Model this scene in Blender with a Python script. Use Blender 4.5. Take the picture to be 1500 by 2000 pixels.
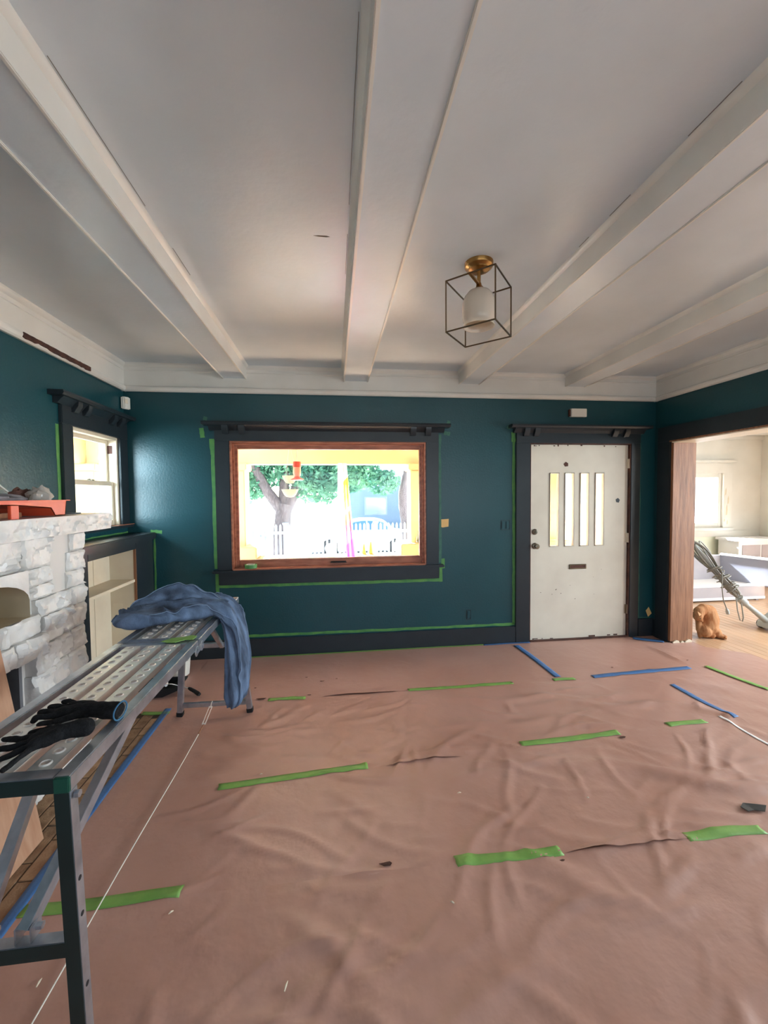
import bpy, bmesh, math, random
import numpy as np
from mathutils import Vector, Matrix, noise

for o in list(bpy.data.objects):
    bpy.data.objects.remove(o)
SC = bpy.context.scene
COL = SC.collection
random.seed(7)
RNG = np.random.default_rng(7)

# ------------------------------------------------------------------ camera
CAM_H = 1.5465
cam_data = bpy.data.cameras.new('camera')
cam = bpy.data.objects.new('camera', cam_data)
COL.objects.link(cam)
SC.camera = cam
cam_data.sensor_fit = 'HORIZONTAL'
cam_data.sensor_width = 36.0
cam_data.lens = 36.0 * 811.35 / 1500.0
cam_data.clip_start = 0.05
cam_data.clip_end = 300
YAW, PITCH, ROLL = -0.119192746, -0.040252256, -0.00872938
_f = Vector((-math.sin(YAW) * math.cos(PITCH), math.cos(YAW) * math.cos(PITCH), math.sin(PITCH)))
_r0 = Vector((math.cos(YAW), math.sin(YAW), 0))
_u0 = _r0.cross(_f)
_r = math.cos(ROLL) * _r0 + math.sin(ROLL) * _u0
_u = -math.sin(ROLL) * _r0 + math.cos(ROLL) * _u0
M = Matrix.Identity(4)
for i in range(3):
    M[i][0], M[i][1], M[i][2] = _r[i], _u[i], -_f[i]
M[2][3] = CAM_H
cam.matrix_world = M

# ------------------------------------------------------------------ world, lights, exposure
SC.view_settings.view_transform = 'Standard'
SC.view_settings.look = 'None'
SC.view_settings.gamma = 1.0
SC.view_settings.use_curve_mapping = False
SC.view_settings.exposure = 1.1

world = bpy.data.worlds.new('sky')
SC.world = world
world.use_nodes = True
wn = world.node_tree.nodes
bg = wn['Background']
sky = wn.new('ShaderNodeTexSky')
sky.sky_type = 'HOSEK_WILKIE'
sky.turbidity = 6.0
sky.ground_albedo = 0.4
sky.sun_direction = (-0.25, 0.72, 0.64)
world.node_tree.links.new(sky.outputs[0], bg.inputs[0])
bg.inputs[1].default_value = 9.0


def area_light(name, loc, target, sx, sy, power, col=(1, 1, 1)):
    d = bpy.data.lights.new(name, 'AREA')
    d.shape = 'RECTANGLE'
    d.size, d.size_y, d.energy, d.color = sx, sy, power, col
    o = bpy.data.objects.new(name, d)
    o.location = loc
    o.rotation_euler = (Vector(target) - Vector(loc)).to_track_quat('-Z', 'Y').to_euler()
    COL.objects.link(o)
    return o


sun_d = bpy.data.lights.new('sun', 'SUN')
sun_d.energy = 60.0
sun_d.angle = 0.02
sun_d.color = (0.88, 0.95, 1.0)
sun = bpy.data.objects.new('sun', sun_d)
sun.rotation_euler = Vector((0.25, -0.72, -0.64)).to_track_quat('-Z', 'Y').to_euler()
COL.objects.link(sun)
# added fill lamps at unseen rear windows; daylight from the dining room's side windows
area_light('rear_fill_light', (-0.3, -2.46, 1.5), (-0.3, 4, 1.4), 1.9, 1.3, 3, (0.84, 0.94, 1.0))
area_light('rear_fill_light', (2.1, -2.46, 1.5), (2.1, 4, 1.4), 1.7, 1.3, 5, (0.84, 0.94, 1.0))
area_light('dining_window_light', (7.14, 2.0, 1.6), (0.3, 2.4, 0.9), 3.0, 1.4, 165, (0.84, 0.94, 1.0))
# added lamp outside the small left window to brighten the back wall
area_light('left_glow_fill_light', (-3.5, 1.75, 2.0), (-1.45, 4.09, 1.5), 2.1, 1.7, 170, (0.62, 0.88, 1.0))
area_light('side_fill_light', (3.46, -1.05, 1.5), (-1.9, 0.6, 1.2), 1.3, 1.3, 8, (0.82, 0.93, 1.0))  # added fill at an unseen right-wall opening, brightening the left side


# ------------------------------------------------------------------ helpers
def lin(c):
    out = []
    for x in c:
        x /= 255.0
        out.append(x / 12.92 if x <= 0.04045 else ((x + 0.055) / 1.055) ** 2.4)
    return (*out, 1.0)


def mat(name, col, rough=0.5, metal=0.0, col2=None, vscale=4.0, stretch=(1, 1, 1), bump=0.0, bscale=40.0,
        rnd=0.0, spec=0.5, detail=5.0, ramp=(0.35, 0.65), trans=0.0):
    m = bpy.data.materials.new(name)
    m.use_nodes = True
    nt = m.node_tree
    b = nt.nodes['Principled BSDF']
    b.inputs['Base Color'].default_value = lin(col)
    b.inputs['Roughness'].default_value = rough
    b.inputs['Metallic'].default_value = metal
    b.inputs['Specular IOR Level'].default_value = spec
    L = nt.links.new
    tc = nt.nodes.new('ShaderNodeTexCoord')
    mp = nt.nodes.new('ShaderNodeMapping')
    mp.inputs['Scale'].default_value = stretch
    L(tc.outputs['Object'], mp.inputs['Vector'])
    last = None
    if col2 is not None:
        n = nt.nodes.new('ShaderNodeTexNoise')
        n.inputs['Scale'].default_value = vscale
        n.inputs['Detail'].default_value = detail
        L(mp.outputs[0], n.inputs['Vector'])
        r = nt.nodes.new('ShaderNodeValToRGB')
        r.color_ramp.elements[0].color = lin(col)
        r.color_ramp.elements[1].color = lin(col2)
        r.color_ramp.elements[0].position, r.color_ramp.elements[1].position = ramp
        L(n.outputs['Fac'], r.inputs['Fac'])
        last = r.outputs['Color']
    if rnd > 0:
        oi = nt.nodes.new('ShaderNodeObjectInfo')
        mr = nt.nodes.new('ShaderNodeMapRange')
        mr.inputs['To Min'].default_value = 1 - rnd
        mr.inputs['To Max'].default_value = 1 + rnd
        L(oi.outputs['Random'], mr.inputs['Value'])
        hs = nt.nodes.new('ShaderNodeHueSaturation')
        hs.inputs['Color'].default_value = lin(col)
        if last is not None:
            L(last, hs.inputs['Color'])
        L(mr.outputs[0], hs.inputs['Value'])
        last = hs.outputs['Color']
    if last is not None:
        L(last, b.inputs['Base Color'])
    if bump > 0:
        n2 = nt.nodes.new('ShaderNodeTexNoise')
        n2.inputs['Scale'].default_value = bscale
        n2.inputs['Detail'].default_value = 4
        L(mp.outputs[0], n2.inputs['Vector'])
        bp = nt.nodes.new('ShaderNodeBump')
        bp.inputs['Strength'].default_value = bump
        bp.inputs['Distance'].default_value = 0.01
        L(n2.outputs['Fac'], bp.inputs['Height'])
        L(bp.outputs[0], b.inputs['Normal'])
    return m


def glass_mat(name, tint=(1, 1, 1), gloss=0.010):
    m = bpy.data.materials.new(name)
    m.use_nodes = True
    nt = m.node_tree
    nt.nodes.remove(nt.nodes['Principled BSDF'])
    out = nt.nodes['Material Output']
    t = nt.nodes.new('ShaderNodeBsdfTransparent')
    t.inputs[0].default_value = (*tint, 1)
    g = nt.nodes.new('ShaderNodeBsdfGlossy')
    g.inputs['Roughness'].default_value = 0.02
    mx = nt.nodes.new('ShaderNodeMixShader')
    mx.inputs[0].default_value = gloss
    nt.links.new(t.outputs[0], mx.inputs[1])
    nt.links.new(g.outputs[0], mx.inputs[2])
    nt.links.new(mx.outputs[0], out.inputs[0])
    return m


def frosted_mat(name, col, tr=0.5, rough=0.25):
    m = bpy.data.materials.new(name)
    m.use_nodes = True
    nt = m.node_tree
    b = nt.nodes['Principled BSDF']
    b.inputs['Base Color'].default_value = lin(col)
    b.inputs['Roughness'].default_value = rough
    t = nt.nodes.new('ShaderNodeBsdfTranslucent')
    t.inputs[0].default_value = lin(col)
    mx = nt.nodes.new('ShaderNodeMixShader')
    mx.inputs[0].default_value = tr
    nt.links.new(b.outputs[0], mx.inputs[1])
    nt.links.new(t.outputs[0], mx.inputs[2])
    nt.links.new(mx.outputs[0], nt.nodes['Material Output'].inputs[0])
    return m


class MB:
    def __init__(s):
        s.v, s.f = [], []

    def add(s, vs, fs):
        n = len(s.v)
        s.v += [tuple(v) for v in vs]
        s.f += [tuple(i + n for i in f) for f in fs]
        return s

    def box(s, x0, x1, y0, y1, z0, z1):
        x0, x1 = min(x0, x1), max(x0, x1)
        y0, y1 = min(y0, y1), max(y0, y1)
        z0, z1 = min(z0, z1), max(z0, z1)
        vs = [(x, y, z) for z in (z0, z1) for y in (y0, y1) for x in (x0, x1)]
        return s.add(vs, [(0, 2, 3, 1), (4, 5, 7, 6), (0, 1, 5, 4), (2, 6, 7, 3), (0, 4, 6, 2), (1, 3, 7, 5)])

    def hexa(s, vs):
        return s.add(vs, [(0, 2, 3, 1), (4, 5, 7, 6), (0, 1, 5, 4), (2, 6, 7, 3), (0, 4, 6, 2), (1, 3, 7, 5)])

    def bar(s, p, q, w, h, up=(0, 0, 1)):
        p, q = Vector(p), Vector(q)
        d = (q - p).normalized()
        a = d.cross(Vector(up)).normalized() * (w / 2)
        b = a.cross(d).normalized() * (h / 2)
        vs = [p - a - b, p + a - b, q - a - b, q + a - b, p - a + b, p + a + b, q - a + b, q + a + b]
        return s.hexa(vs)

    def tube(s, pts, r, seg=8, closed=False, caps=True):
        pts = [Vector(p) for p in pts]
        n = len(pts)
        rs = r if isinstance(r, (list, tuple)) else [r] * n
        tang = []
        for i in range(n):
            a = pts[(i - 1) % n] if (i > 0 or closed) else pts[i]
            b = pts[(i + 1) % n] if (i < n - 1 or closed) else pts[i]
            t = (b - a)
            tang.append(t.normalized() if t.length > 1e-9 else Vector((0, 0, 1)))
        ref = Vector((0, 0, 1)) if abs(tang[0].z) < 0.9 else Vector((1, 0, 0))
        nrm = (ref - tang[0] * ref.dot(tang[0])).normalized()
        base = len(s.v)
        for i in range(n):
            nrm = (nrm - tang[i] * nrm.dot(tang[i]))
            nrm = nrm.normalized() if nrm.length > 1e-6 else tang[i].orthogonal().normalized()
            bi = tang[i].cross(nrm)
            for k in range(seg):
                a = 2 * math.pi * k / seg
                s.v.append(tuple(pts[i] + (nrm * math.cos(a) + bi * math.sin(a)) * rs[i]))
        for i in range(n if closed else n - 1):
            j = (i + 1) % n
            for k in range(seg):
                k2 = (k + 1) % seg
                s.f.append((base + i * seg + k, base + i * seg + k2, base + j * seg + k2, base + j * seg + k))
        if caps and not closed:
            s.f.append(tuple(base + k for k in reversed(range(seg))))
            s.f.append(tuple(base + (n - 1) * seg + k for k in range(seg)))
        return s

    def lathe(s, prof, c=(0, 0, 0), seg=28, mtx=None):
        base = len(s.v)
        c = Vector(c)
        for r, z in prof:
            for k in range(seg):
                a = 2 * math.pi * k / seg
                p = Vector((r * math.cos(a), r * math.sin(a), z))
                if mtx is not None:
                    p = mtx @ p
                s.v.append(tuple(c + p))
        for i in range(len(prof) - 1):
            for k in range(seg):
                k2 = (k + 1) % seg
                s.f.append((base + i * seg + k, base + i * seg + k2, base + (i + 1) * seg + k2, base + (i + 1) * seg + k))
        if prof[0][0] > 1e-6:
            s.f.append(tuple(base + k for k in reversed(range(seg))))
        if prof[-1][0] > 1e-6:
            s.f.append(tuple(base + (len(prof) - 1) * seg + k for k in range(seg)))
        return s

    def prism(s, poly, fn, d0, d1):
        n = len(poly)
        vs = [fn(u, v, d0) for u, v in poly] + [fn(u, v, d1) for u, v in poly]
        fs = [tuple(reversed(range(n))), tuple(range(n, 2 * n))]
        fs += [(i, (i + 1) % n, n + (i + 1) % n, n + i) for i in range(n)]
        return s.add(vs, fs)

    def grid(s, nu, nv, fn, cu=False, cv=False):
        base = len(s.v)
        for i in range(nu):
            for j in range(nv):
                s.v.append(tuple(fn(i, j)))
        for i in range(nu if cu else nu - 1):
            for j in range(nv if cv else nv - 1):
                a, b = (i + 1) % nu, (j + 1) % nv
                s.f.append((base + i * nv + j, base + a * nv + j, base + a * nv + b, base + i * nv + b))
        return s

    def build(s, name, m, parent=None, smooth=False, bevel=0.0, label=None, kind=None, bseg=2, angle=40):
        xs, ys, zs = zip(*s.v)
        org = Vector(((min(xs) + max(xs)) / 2, (min(ys) + max(ys)) / 2, min(zs)))
        me = bpy.data.meshes.new(name)
        me.from_pydata([(x - org.x, y - org.y, z - org.z) for x, y, z in s.v], [], s.f)
        bm = bmesh.new()
        bm.from_mesh(me)
        bmesh.ops.remove_doubles(bm, verts=bm.verts, dist=1e-6)
        bmesh.ops.recalc_face_normals(bm, faces=bm.faces)
        if bevel > 0:
            es = [e for e in bm.edges if len(e.link_faces) == 2 and e.calc_face_angle(0) > 0.5]
            bmesh.ops.bevel(bm, geom=es, offset=bevel, segments=bseg, affect='EDGES', clamp_overlap=True)
        if smooth or bevel > 0:
            for f in bm.faces:
                f.smooth = True
        bm.to_mesh(me)
        bm.free()
        if smooth or bevel > 0:
            me.set_sharp_from_angle(angle=math.radians(angle))
        me.materials.append(m)
        o = bpy.data.objects.new(name, me)
        COL.objects.link(o)
        o.location = org
        if parent is not None:
            adopt(o, parent)
        if label:
            o['label'] = label
        if kind:
            o['kind'] = kind
        return o


def world_loc(o):
    l = Vector(o.location)
    # all transforms in this script are pure translations with translation parent inverses
    while o.parent is not None:
        l = o.parent.location + o.matrix_parent_inverse @ l
        o = o.parent
    return l


def adopt(o, parent):
    o.parent = parent
    o.matrix_parent_inverse = Matrix.Translation(-world_loc(parent))


def tag(o, label=None, cat=None, group=None, kind=None):
    if label:
        o['label'] = label
    if cat:
        o['category'] = cat
    if group:
        o['group'] = group
    if kind:
        o['kind'] = kind
    return o


def thing(name, label, cat, loc, group=None, kind=None):
    o = bpy.data.objects.new(name, None)
    o.empty_display_size = 0.1
    o.location = loc
    COL.objects.link(o)
    return tag(o, label, cat, group, kind)


def copy_tree(o, parent=None, delta=(0, 0, 0)):
    c = o.copy()
    COL.objects.link(c)
    if parent is None:
        c.location = Vector(o.location) + Vector(delta)
    else:
        c.parent = parent
        c.matrix_parent_inverse = o.matrix_parent_inverse.copy()
    for ch in [x for x in o.children]:
        copy_tree(ch, c)
    return c


def share(o, loc, parent, scale=None):
    """a piece that shares o's mesh, at another place under the same parent"""
    c = o.copy()
    COL.objects.link(c)
    c.parent = parent
    c.matrix_parent_inverse = Matrix.Translation(-world_loc(parent))
    c.location = loc
    if scale:
        c.scale = scale
    return c


def blob(name, parts, voxel, m, parent=None, smooth=4, label=None, warp=None):
    """one continuous skin over tapered limbs: parts = [(p, q, r0, r1), ...]"""
    mb = MB()
    for p, q, r0, r1 in parts:
        p, q = Vector(p), Vector(q)
        d = q - p
        n = 7
        pts, rs = [], []
        dn = d.normalized() if d.length > 1e-6 else Vector((0, 0, 1))
        for i in range(5):
            a = math.pi / 2 * (1 - i / 4)
            pts.append(p - dn * (r0 * math.sin(a)))
            rs.append(max(r0 * math.cos(a), 1e-4))
        for i in range(1, n):
            t = i / n
            pts.append(p + d * t)
            rs.append(r0 + (r1 - r0) * t)
        for i in range(5):
            a = math.pi / 2 * i / 4
            pts.append(q + dn * (r1 * math.sin(a)))
            rs.append(max(r1 * math.cos(a), 1e-4))
        mb.tube(pts, rs, seg=14)
    if warp:
        mb.v = [warp(v) for v in mb.v]
    me = bpy.data.meshes.new(name + '_t')
    me.from_pydata(mb.v, [], mb.f)
    t = bpy.data.objects.new(name + '_t', me)
    COL.objects.link(t)
    r = t.modifiers.new('r', 'REMESH')
    r.mode = 'VOXEL'
    r.voxel_size = voxel
    sm = t.modifiers.new('s', 'SMOOTH')
    sm.iterations = smooth
    sm.factor = 0.5
    dg = bpy.context.evaluated_depsgraph_get()
    ev = bpy.data.meshes.new_from_object(t.evaluated_get(dg))
    vs = [tuple(v.co) for v in ev.vertices]
    fs = [tuple(p.vertices) for p in ev.polygons]
    bpy.data.objects.remove(t)
    bpy.data.meshes.remove(ev)
    out = MB()
    out.add(vs, fs)
    return out.build(name, m, parent, smooth=True, label=label, angle=180)


def wall_with_holes(mb, axis, a, b, u0, u1, z0, z1, holes):
    """slab between a and b along the normal; holes = [(u0,u1,z0,z1)]"""
    us = sorted(set([u0, u1] + [h[0] for h in holes] + [h[1] for h in holes]))
    for ua, ub in zip(us[:-1], us[1:]):
        cuts = sorted([(h[2], h[3]) for h in holes if h[0] <= ua + 1e-6 and h[1] >= ub - 1e-6])
        z = z0
        segs = []
        for c0, c1 in cuts:
            if c0 > z:
                segs.append((z, c0))
            z = c1
        if z < z1:
            segs.append((z, z1))
        for s0, s1 in segs:
            if axis == 'y':
                mb.box(ua, ub, a, b, s0, s1)
            else:
                mb.box(a, b, ua, ub, s0, s1)
    return mb


# ------------------------------------------------------------------ materials
TEAL = mat('teal_wall_paint', (16, 66, 73), 0.34, col2=(19, 70, 77), vscale=2.5, spec=0.55, bump=0.12, bscale=60)
CHAR = mat('charcoal_trim_paint', (33, 41, 46), 0.36, col2=(38, 46, 51), vscale=5, bump=0.05, bscale=50)
WHITE = mat('ceiling_white_paint', (213, 221, 226), 0.30, col2=(205, 213, 217), vscale=2.2, bump=0.10, bscale=35)
WTRIM = mat('white_gloss_trim', (228, 225, 217), 0.32, col2=(220, 216, 207), vscale=3, bump=0.05, bscale=30)
CREAM = mat('cream_paint', (226, 214, 190), 0.5, col2=(216, 202, 178), vscale=4)
DINE = mat('dining_cream_wall', (202, 197, 186), 0.6, col2=(192, 186, 174), vscale=2)
DOORW = mat('door_white_paint', (226, 219, 202), 0.38, col2=(215, 207, 190), vscale=3, bump=0.06, bscale=18)
REDWOOD = mat('stained_window_wood', (176, 112, 84), 0.34, col2=(140, 82, 58), vscale=6, stretch=(1.2, 6, 6), bump=0.05)
BAREWOOD = mat('stripped_fir', (162, 112, 78), 0.6, col2=(112, 72, 46), vscale=5, stretch=(9, 9, 0.7), bump=0.15,
               bscale=18, ramp=(0.3, 0.75))
DARKWOOD = mat('rough_dark_wood', (96, 58, 44), 0.8, col2=(64, 36, 28), vscale=12, bump=0.6, bscale=60)
PAPER = mat('rosin_paper', (190, 150, 136), 0.42, col2=(180, 137, 121), vscale=1.6, bump=0.75, bscale=7, ramp=(0.3, 0.7))
GREENT = mat('green_masking_tape', (132, 176, 88), 0.55, col2=(116, 162, 76), vscale=9, bump=0.15, bscale=60)
GREEND = mat('dull_green_tape', (66, 112, 92), 0.6, col2=(50, 96, 84), vscale=14, bump=0.15, bscale=60)  # duller green for some strips and scraps
GREENW = mat('green_masking_tape_on_wall', (92, 148, 72), 0.6, col2=(70, 128, 70), vscale=12, bump=0.15, bscale=60)
BLUET = mat('blue_masking_tape', (72, 118, 172), 0.55, col2=(62, 106, 160), vscale=9, bump=0.15, bscale=60)
STEEL = mat('galvanised_steel', (196, 202, 210), 0.30, 0.82, col2=(164, 170, 178), vscale=14, bump=0.05, bscale=90)
STEELB = mat('bright_slat_steel', (240, 238, 232), 0.33, 0.6, col2=(228, 226, 220), vscale=20)
PLUG = mat('green_plastic_plug', (18, 74, 58), 0.45)
RUBBER = mat('black_rubber', (26, 26, 28), 0.6)
BLACKF = mat('black_knit_fabric', (20, 20, 21), 0.85, col2=(30, 30, 32), vscale=60, bump=0.5, bscale=160, spec=0.2)
CUFF = mat('blue_cuff_edge', (58, 108, 142), 0.8)
DENIM = mat('blue_denim', (62, 73, 90), 0.85, col2=(110, 131, 160), vscale=8, stretch=(1, 2.2, 0.6), bump=0.35, bscale=140, spec=0.15)
SEAM = mat('pale_denim_seam', (112, 132, 158), 0.85, bump=0.3, bscale=120)
STONE = mat('white_painted_stone', (228, 226, 222), 0.36, col2=(212, 208, 202), vscale=5, bump=0.5, bscale=22)
SMOOTHW = mat('smooth_grey_white_plaster', (206, 203, 198), 0.5, bump=0.1, bscale=20)
BEIGE = mat('beige_niche_paint', (196, 180, 150), 0.6, col2=(182, 166, 138), vscale=6)
SOOT = mat('grey_firebox', (120, 121, 124), 0.8, col2=(92, 92, 96), vscale=4)
BRICK = mat('dusty_hearth_brick', (168, 136, 104), 0.9, col2=(140, 106, 78), vscale=14, bump=0.5, bscale=50, rnd=0.22)
MORTAR = mat('mortar', (84, 68, 54), 0.95, bump=0.4, bscale=50)
PLY = mat('plywood_face', (196, 154, 124), 0.6, col2=(176, 130, 100), vscale=4, stretch=(8, 8, 0.6), ramp=(0.3, 0.7))
ORANGE = mat('orange_plastic', (226, 92, 58), 0.35, col2=(214, 84, 52), vscale=8)
FLOORW = mat('honey_floor_boards', (206, 170, 138), 0.35, col2=(186, 146, 112), vscale=4, stretch=(8, 0.6, 8), rnd=0.10, ramp=(0.3, 0.7))
BRASS = mat('aged_brass', (176, 138, 84), 0.3, 1.0, col2=(150, 112, 64), vscale=8)
CAGE = mat('dark_bronze', (104, 88, 68), 0.35, 1.0)
OPAL = frosted_mat('opal_glass', (236, 224, 208), 0.35, 0.12)
NICKEL = mat('worn_nickel', (150, 142, 126), 0.28, 1.0)
PLASTICW = mat('white_plastic', (226, 222, 210), 0.4)
GREYP = mat('grey_plastic', (172, 174, 170), 0.4)
CORDG = mat('grey_cord', (138, 134, 124), 0.5)
GLASS = glass_mat('window_glass')
STICKY = mat('manila_card', (226, 184, 118), 0.7)
BENCHG = mat('mauve_grey_board', (170, 162, 164), 0.6, col2=(160, 153, 156), vscale=3)
BENCHW = mat('pale_white_board', (232, 228, 226), 0.5)
GREENWALL = mat('pale_sage_panel', (204, 208, 186), 0.6)
FUR = mat('ginger_fur', (202, 150, 108), 0.9, col2=(178, 120, 80), vscale=9, stretch=(4.5, 1, 1.2), bump=0.6, bscale=110, ramp=(0.42, 0.6), spec=0.1)
FURL = mat('pale_ginger_fur', (226, 176, 130), 0.9, bump=0.5, bscale=110, spec=0.1)
PORCH = mat('porch_cream_yellow', (226, 204, 152), 0.7, col2=(222, 198, 144), vscale=2)
PEACH = mat('porch_peach_cap', (236, 190, 142), 0.7)
GREYC = mat('concrete_walk', (222, 222, 218), 0.9, col2=(208, 208, 204), vscale=1)

exec_parts = []

# ================================================================== SETTING
XL, XR, XR2, YB, YR, ZC = -1.9, 3.42, 3.67, 4.09, -2.6, 2.77

fl = MB().box(XL - 0.15, 7.4, YR - 0.2, 6.45, -0.12, -0.012)
floor = fl.build('floor', FLOORW)
tag(floor, 'honey coloured wooden floor running from the living room into the dining room', None, None, 'structure')
bd = None
for i in range(40):
    x0 = XR2 + 0.0 + i * 0.09
    if bd is None:
        bd = MB().box(x0 + 0.001, x0 + 0.089, 0.6, 6.29, -0.012, 0.0).build('floor_board', FLOORW, floor, bevel=0.0015, bseg=1)
        bd0 = Vector(bd.location)
    else:
        share(bd, bd0 + Vector((0.09 * i, 0, 0)), floor)
# plain sub-floor under the paper in the living room
MB().box(XL, XR2 - 0.001, YR, YB, -0.0119, -0.0005).build('subfloor', PAPER, floor)

wl = wall_with_holes(MB(), 'y', YB, YB + 0.17, XL - 0.15, XR2, -0.1, ZC, [(-0.973, 0.913, 0.847, 2.07), (2.005, 3.125, -0.1, 2.068)])
wall_back = wl.build('wall_back', TEAL)
tag(wall_back, 'teal painted wall with the picture window and the white front door', None, None, 'structure')
wl = wall_with_holes(MB(), 'x', XL - 0.15, XL, YR - 0.15, YB + 0.17, -0.1, ZC, [(3.29, 3.95, 1.30, 2.07)])
wall_left = wl.build('wall_left', TEAL)
tag(wall_left, 'teal painted wall behind the white stone fireplace', None, None, 'structure')
wl = wall_with_holes(MB(), 'x', XR, XR2, YR - 0.15, YB, -0.1, ZC, [(0.2, 3.875, -0.1, 2.068), (-1.8, -0.3, 0.8, 2.2)])  # second hole made for the added side fill lamp
wall_right = wl.build('wall_right', TEAL)
tag(wall_right, 'dark teal wall with the wide opening to the dining room', None, None, 'structure')
wl = wall_with_holes(MB(), 'y', YR - 0.15, YR, XL - 0.15, 7.4, -0.1, ZC, [(-1.35, 0.75, 0.8, 2.2), (1.15, 3.05, 0.8, 2.2)])
wall_rear = wl.build('wall_rear', TEAL)
tag(wall_rear, 'teal wall behind the camera with two windows', None, None, 'structure')

# dining room shell
DX, DY, DZ = 7.25, 6.3, 2.5
wl = wall_with_holes(MB(), 'y', DY, DY + 0.15, XR2, DX + 0.15, -0.1, 2.85, [(5.55, 6.52, 0.95, 1.87)])
wd = wl.build('wall_dining_back', DINE)
tag(wd, 'cream dining room wall with a bright window and a low wainscot', None, None, 'structure')
wl = wall_with_holes(MB(), 'x', DX, DX + 0.15, YR, DY, -0.1, 2.85, [(0.45, 3.55, 0.8, 2.3)])
wd2 = wl.build('wall_dining_right', DINE)
tag(wd2, 'cream dining room side wall at the right edge', None, None, 'structure')
wd3 = MB().box(XR2 - 0.12, XR2 + 0.02, YB + 0.17, DY + 0.15, -0.1, 2.85).build('wall_dining_left', mat('porch_end_wall_cream', (236, 226, 206), 0.7))
tag(wd3, 'porch end wall of the dining room', None, None, 'structure')

# ceilings
cl = MB().box(XL - 0.75, XR2, YR - 0.15, YB + 0.17, ZC, ZC + 0.12)  # left overhang added to keep sun out of the small left window
ceiling = cl.build('ceiling', WHITE)
tag(ceiling, 'white box beam ceiling', None, None, 'structure')
c2 = MB().box(XR2 - 0.1, DX + 0.15, YR - 0.15, DY + 0.15, DZ, ZC + 0.12).build('ceiling_dining', DINE)
tag(c2, 'cream dining room ceiling', None, None, 'structure')
MB().box(XR2, DX, DY - 0.05, DY, DZ - 0.07, DZ).build('cove_moulding', DINE, c2, bevel=0.01)


ev = MB().box(XL - 0.4, XR2, YR - 2.2, YR - 0.16, 2.45, 2.6).build('added_sun_block', WTRIM, ceiling)  # unseen slab added behind the rear wall to block the sun


def beam(x0, x1):
    y0, y1 = YR, YB
    zb = 2.645
    b = MB()
    b.box(x0 + 0.012, x1 - 0.012, y0, y1, zb + 0.006, ZC + 0.01)       # soffit board, a little recessed
    o = b.build('beam', WHITE, ceiling, bevel=0.002)
    for s, xa, xb in ((1, x0, x0 + 0.014), (2, x1 - 0.014, x1)):
        MB().box(xa, xb, y0, y1, zb, ZC + 0.005).build('beam_side_board', WTRIM, o, bevel=0.003)
    for xa, xb in ((x0 - 0.022, x0), (x1, x1 + 0.022)):
        q = MB()
        sg = -1 if xa < x0 else 1
        xw = x0 if sg < 0 else x1
        pr = [(0, 0), (sg * 0.022, 0), (sg * 0.020, -0.009), (sg * 0.012, -0.019), (0, -0.026)]
        q.prism([(xw + u, ZC + 0.002 + v) for u, v in pr], lambda u, v, d: (u, d, v), y0, y1)
        q.build('beam_moulding', WTRIM, o, smooth=True)
    return o


for bx in ((-1.02, -0.80), (0.105, 0.345), (1.25, 1.465), (2.375, 2.60)):
    beam(*bx)

GAPM = mat('dark_gap', (120, 114, 106), 0.9)
q = MB()
q.prism([(-0.055, 0.0), (-0.02, 0.008), (0.03, 0.010), (0.055, 0.004), (0.03, -0.006), (-0.02, -0.006)], lambda u, v, d: (-0.042 + 0.7 * u, 2.028 + 0.7 * v, d), ZC - 0.0008, ZC + 0.001)
q.build('scuff', GAPM, ceiling, label='small grey scuff on the ceiling')
for (x_, y0, y1) in ((1.2225, 1.15, 1.34), (1.2225, 1.62, 1.75), (1.2225, 1.9, 1.98), (0.078, 1.1, 1.8), (0.078, 2.0, 2.35), (0.372, 1.5, 1.72), (-0.772, 1.3, 1.9), (-0.772, 2.2, 2.45)):
    MB().box(x_, x_ + 0.0016, y0, y1, ZC - 0.002, ZC + 0.001).build('open_joint', GAPM, ceiling)

# perimeter frieze with crown mouldings (three runs in view)
def crown(name, fn, L0, L1, label):
    root = None
    # (depth from wall, z) profiles
    def run(pname, prof, m, parent):
        q = MB()
        q.prism(prof, fn, L0, L1)
        return q.build(pname, m, parent, smooth=True, angle=25)
    root = run(name, [(0, 2.515), (0, ZC), (0.018, ZC), (0.018, 2.515)], WTRIM, None)
    tag(root, label, None, None, 'structure')
    run('picture_moulding', [(0.018, 2.512), (0.018, 2.562), (0.030, 2.562), (0.042, 2.553), (0.044, 2.540), (0.036, 2.522), (0.024, 2.512)], WTRIM, root)
    run('cap_moulding', [(0.018, 2.735), (0.018, ZC + 0.002), (0.040, ZC + 0.002), (0.040, 2.755), (0.030, 2.742)], WTRIM, root)
    run('frieze_bead', [(0.018, 2.70), (0.018, 2.712), (0.024, 2.709), (0.024, 2.703)], WTRIM, root)
    return root


crown('trim_1', lambda u, v, d: (d, YB - u, v), XL, XR, 'white frieze and crown moulding along the top of the back wall')
tl = crown('trim_2', lambda u, v, d: (XL + u, d, v), YR, YB, 'white frieze and crown moulding above the fireplace wall')
crown('trim_3', lambda u, v, d: (XR - u, d, v), YR, YB, 'white frieze and crown moulding above the dining room opening')
# strip of bare dark wood where moulding has broken off, on the left run
poly = []
n = 26
for i in range(n + 1):
    y = 2.80 + 0.70 * i / n
    poly.append((y, 2.556 - 0.003 * random.random()))
low = []
for i in range(n + 1):
    y = 2.80 + 0.70 * i / n
    low.append((y, 2.520 + 0.006 * random.random() + (0.008 if 4 < i < 9 else 0)))
q = MB()
q.prism(poly + low[::-1], lambda u, v, d: (d, u, v), XL + 0.03, XL + 0.0475)
q.build('bare_wood_gap', DARKWOOD, tl, label='strip of dark bare wood where the moulding has broken off')

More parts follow.
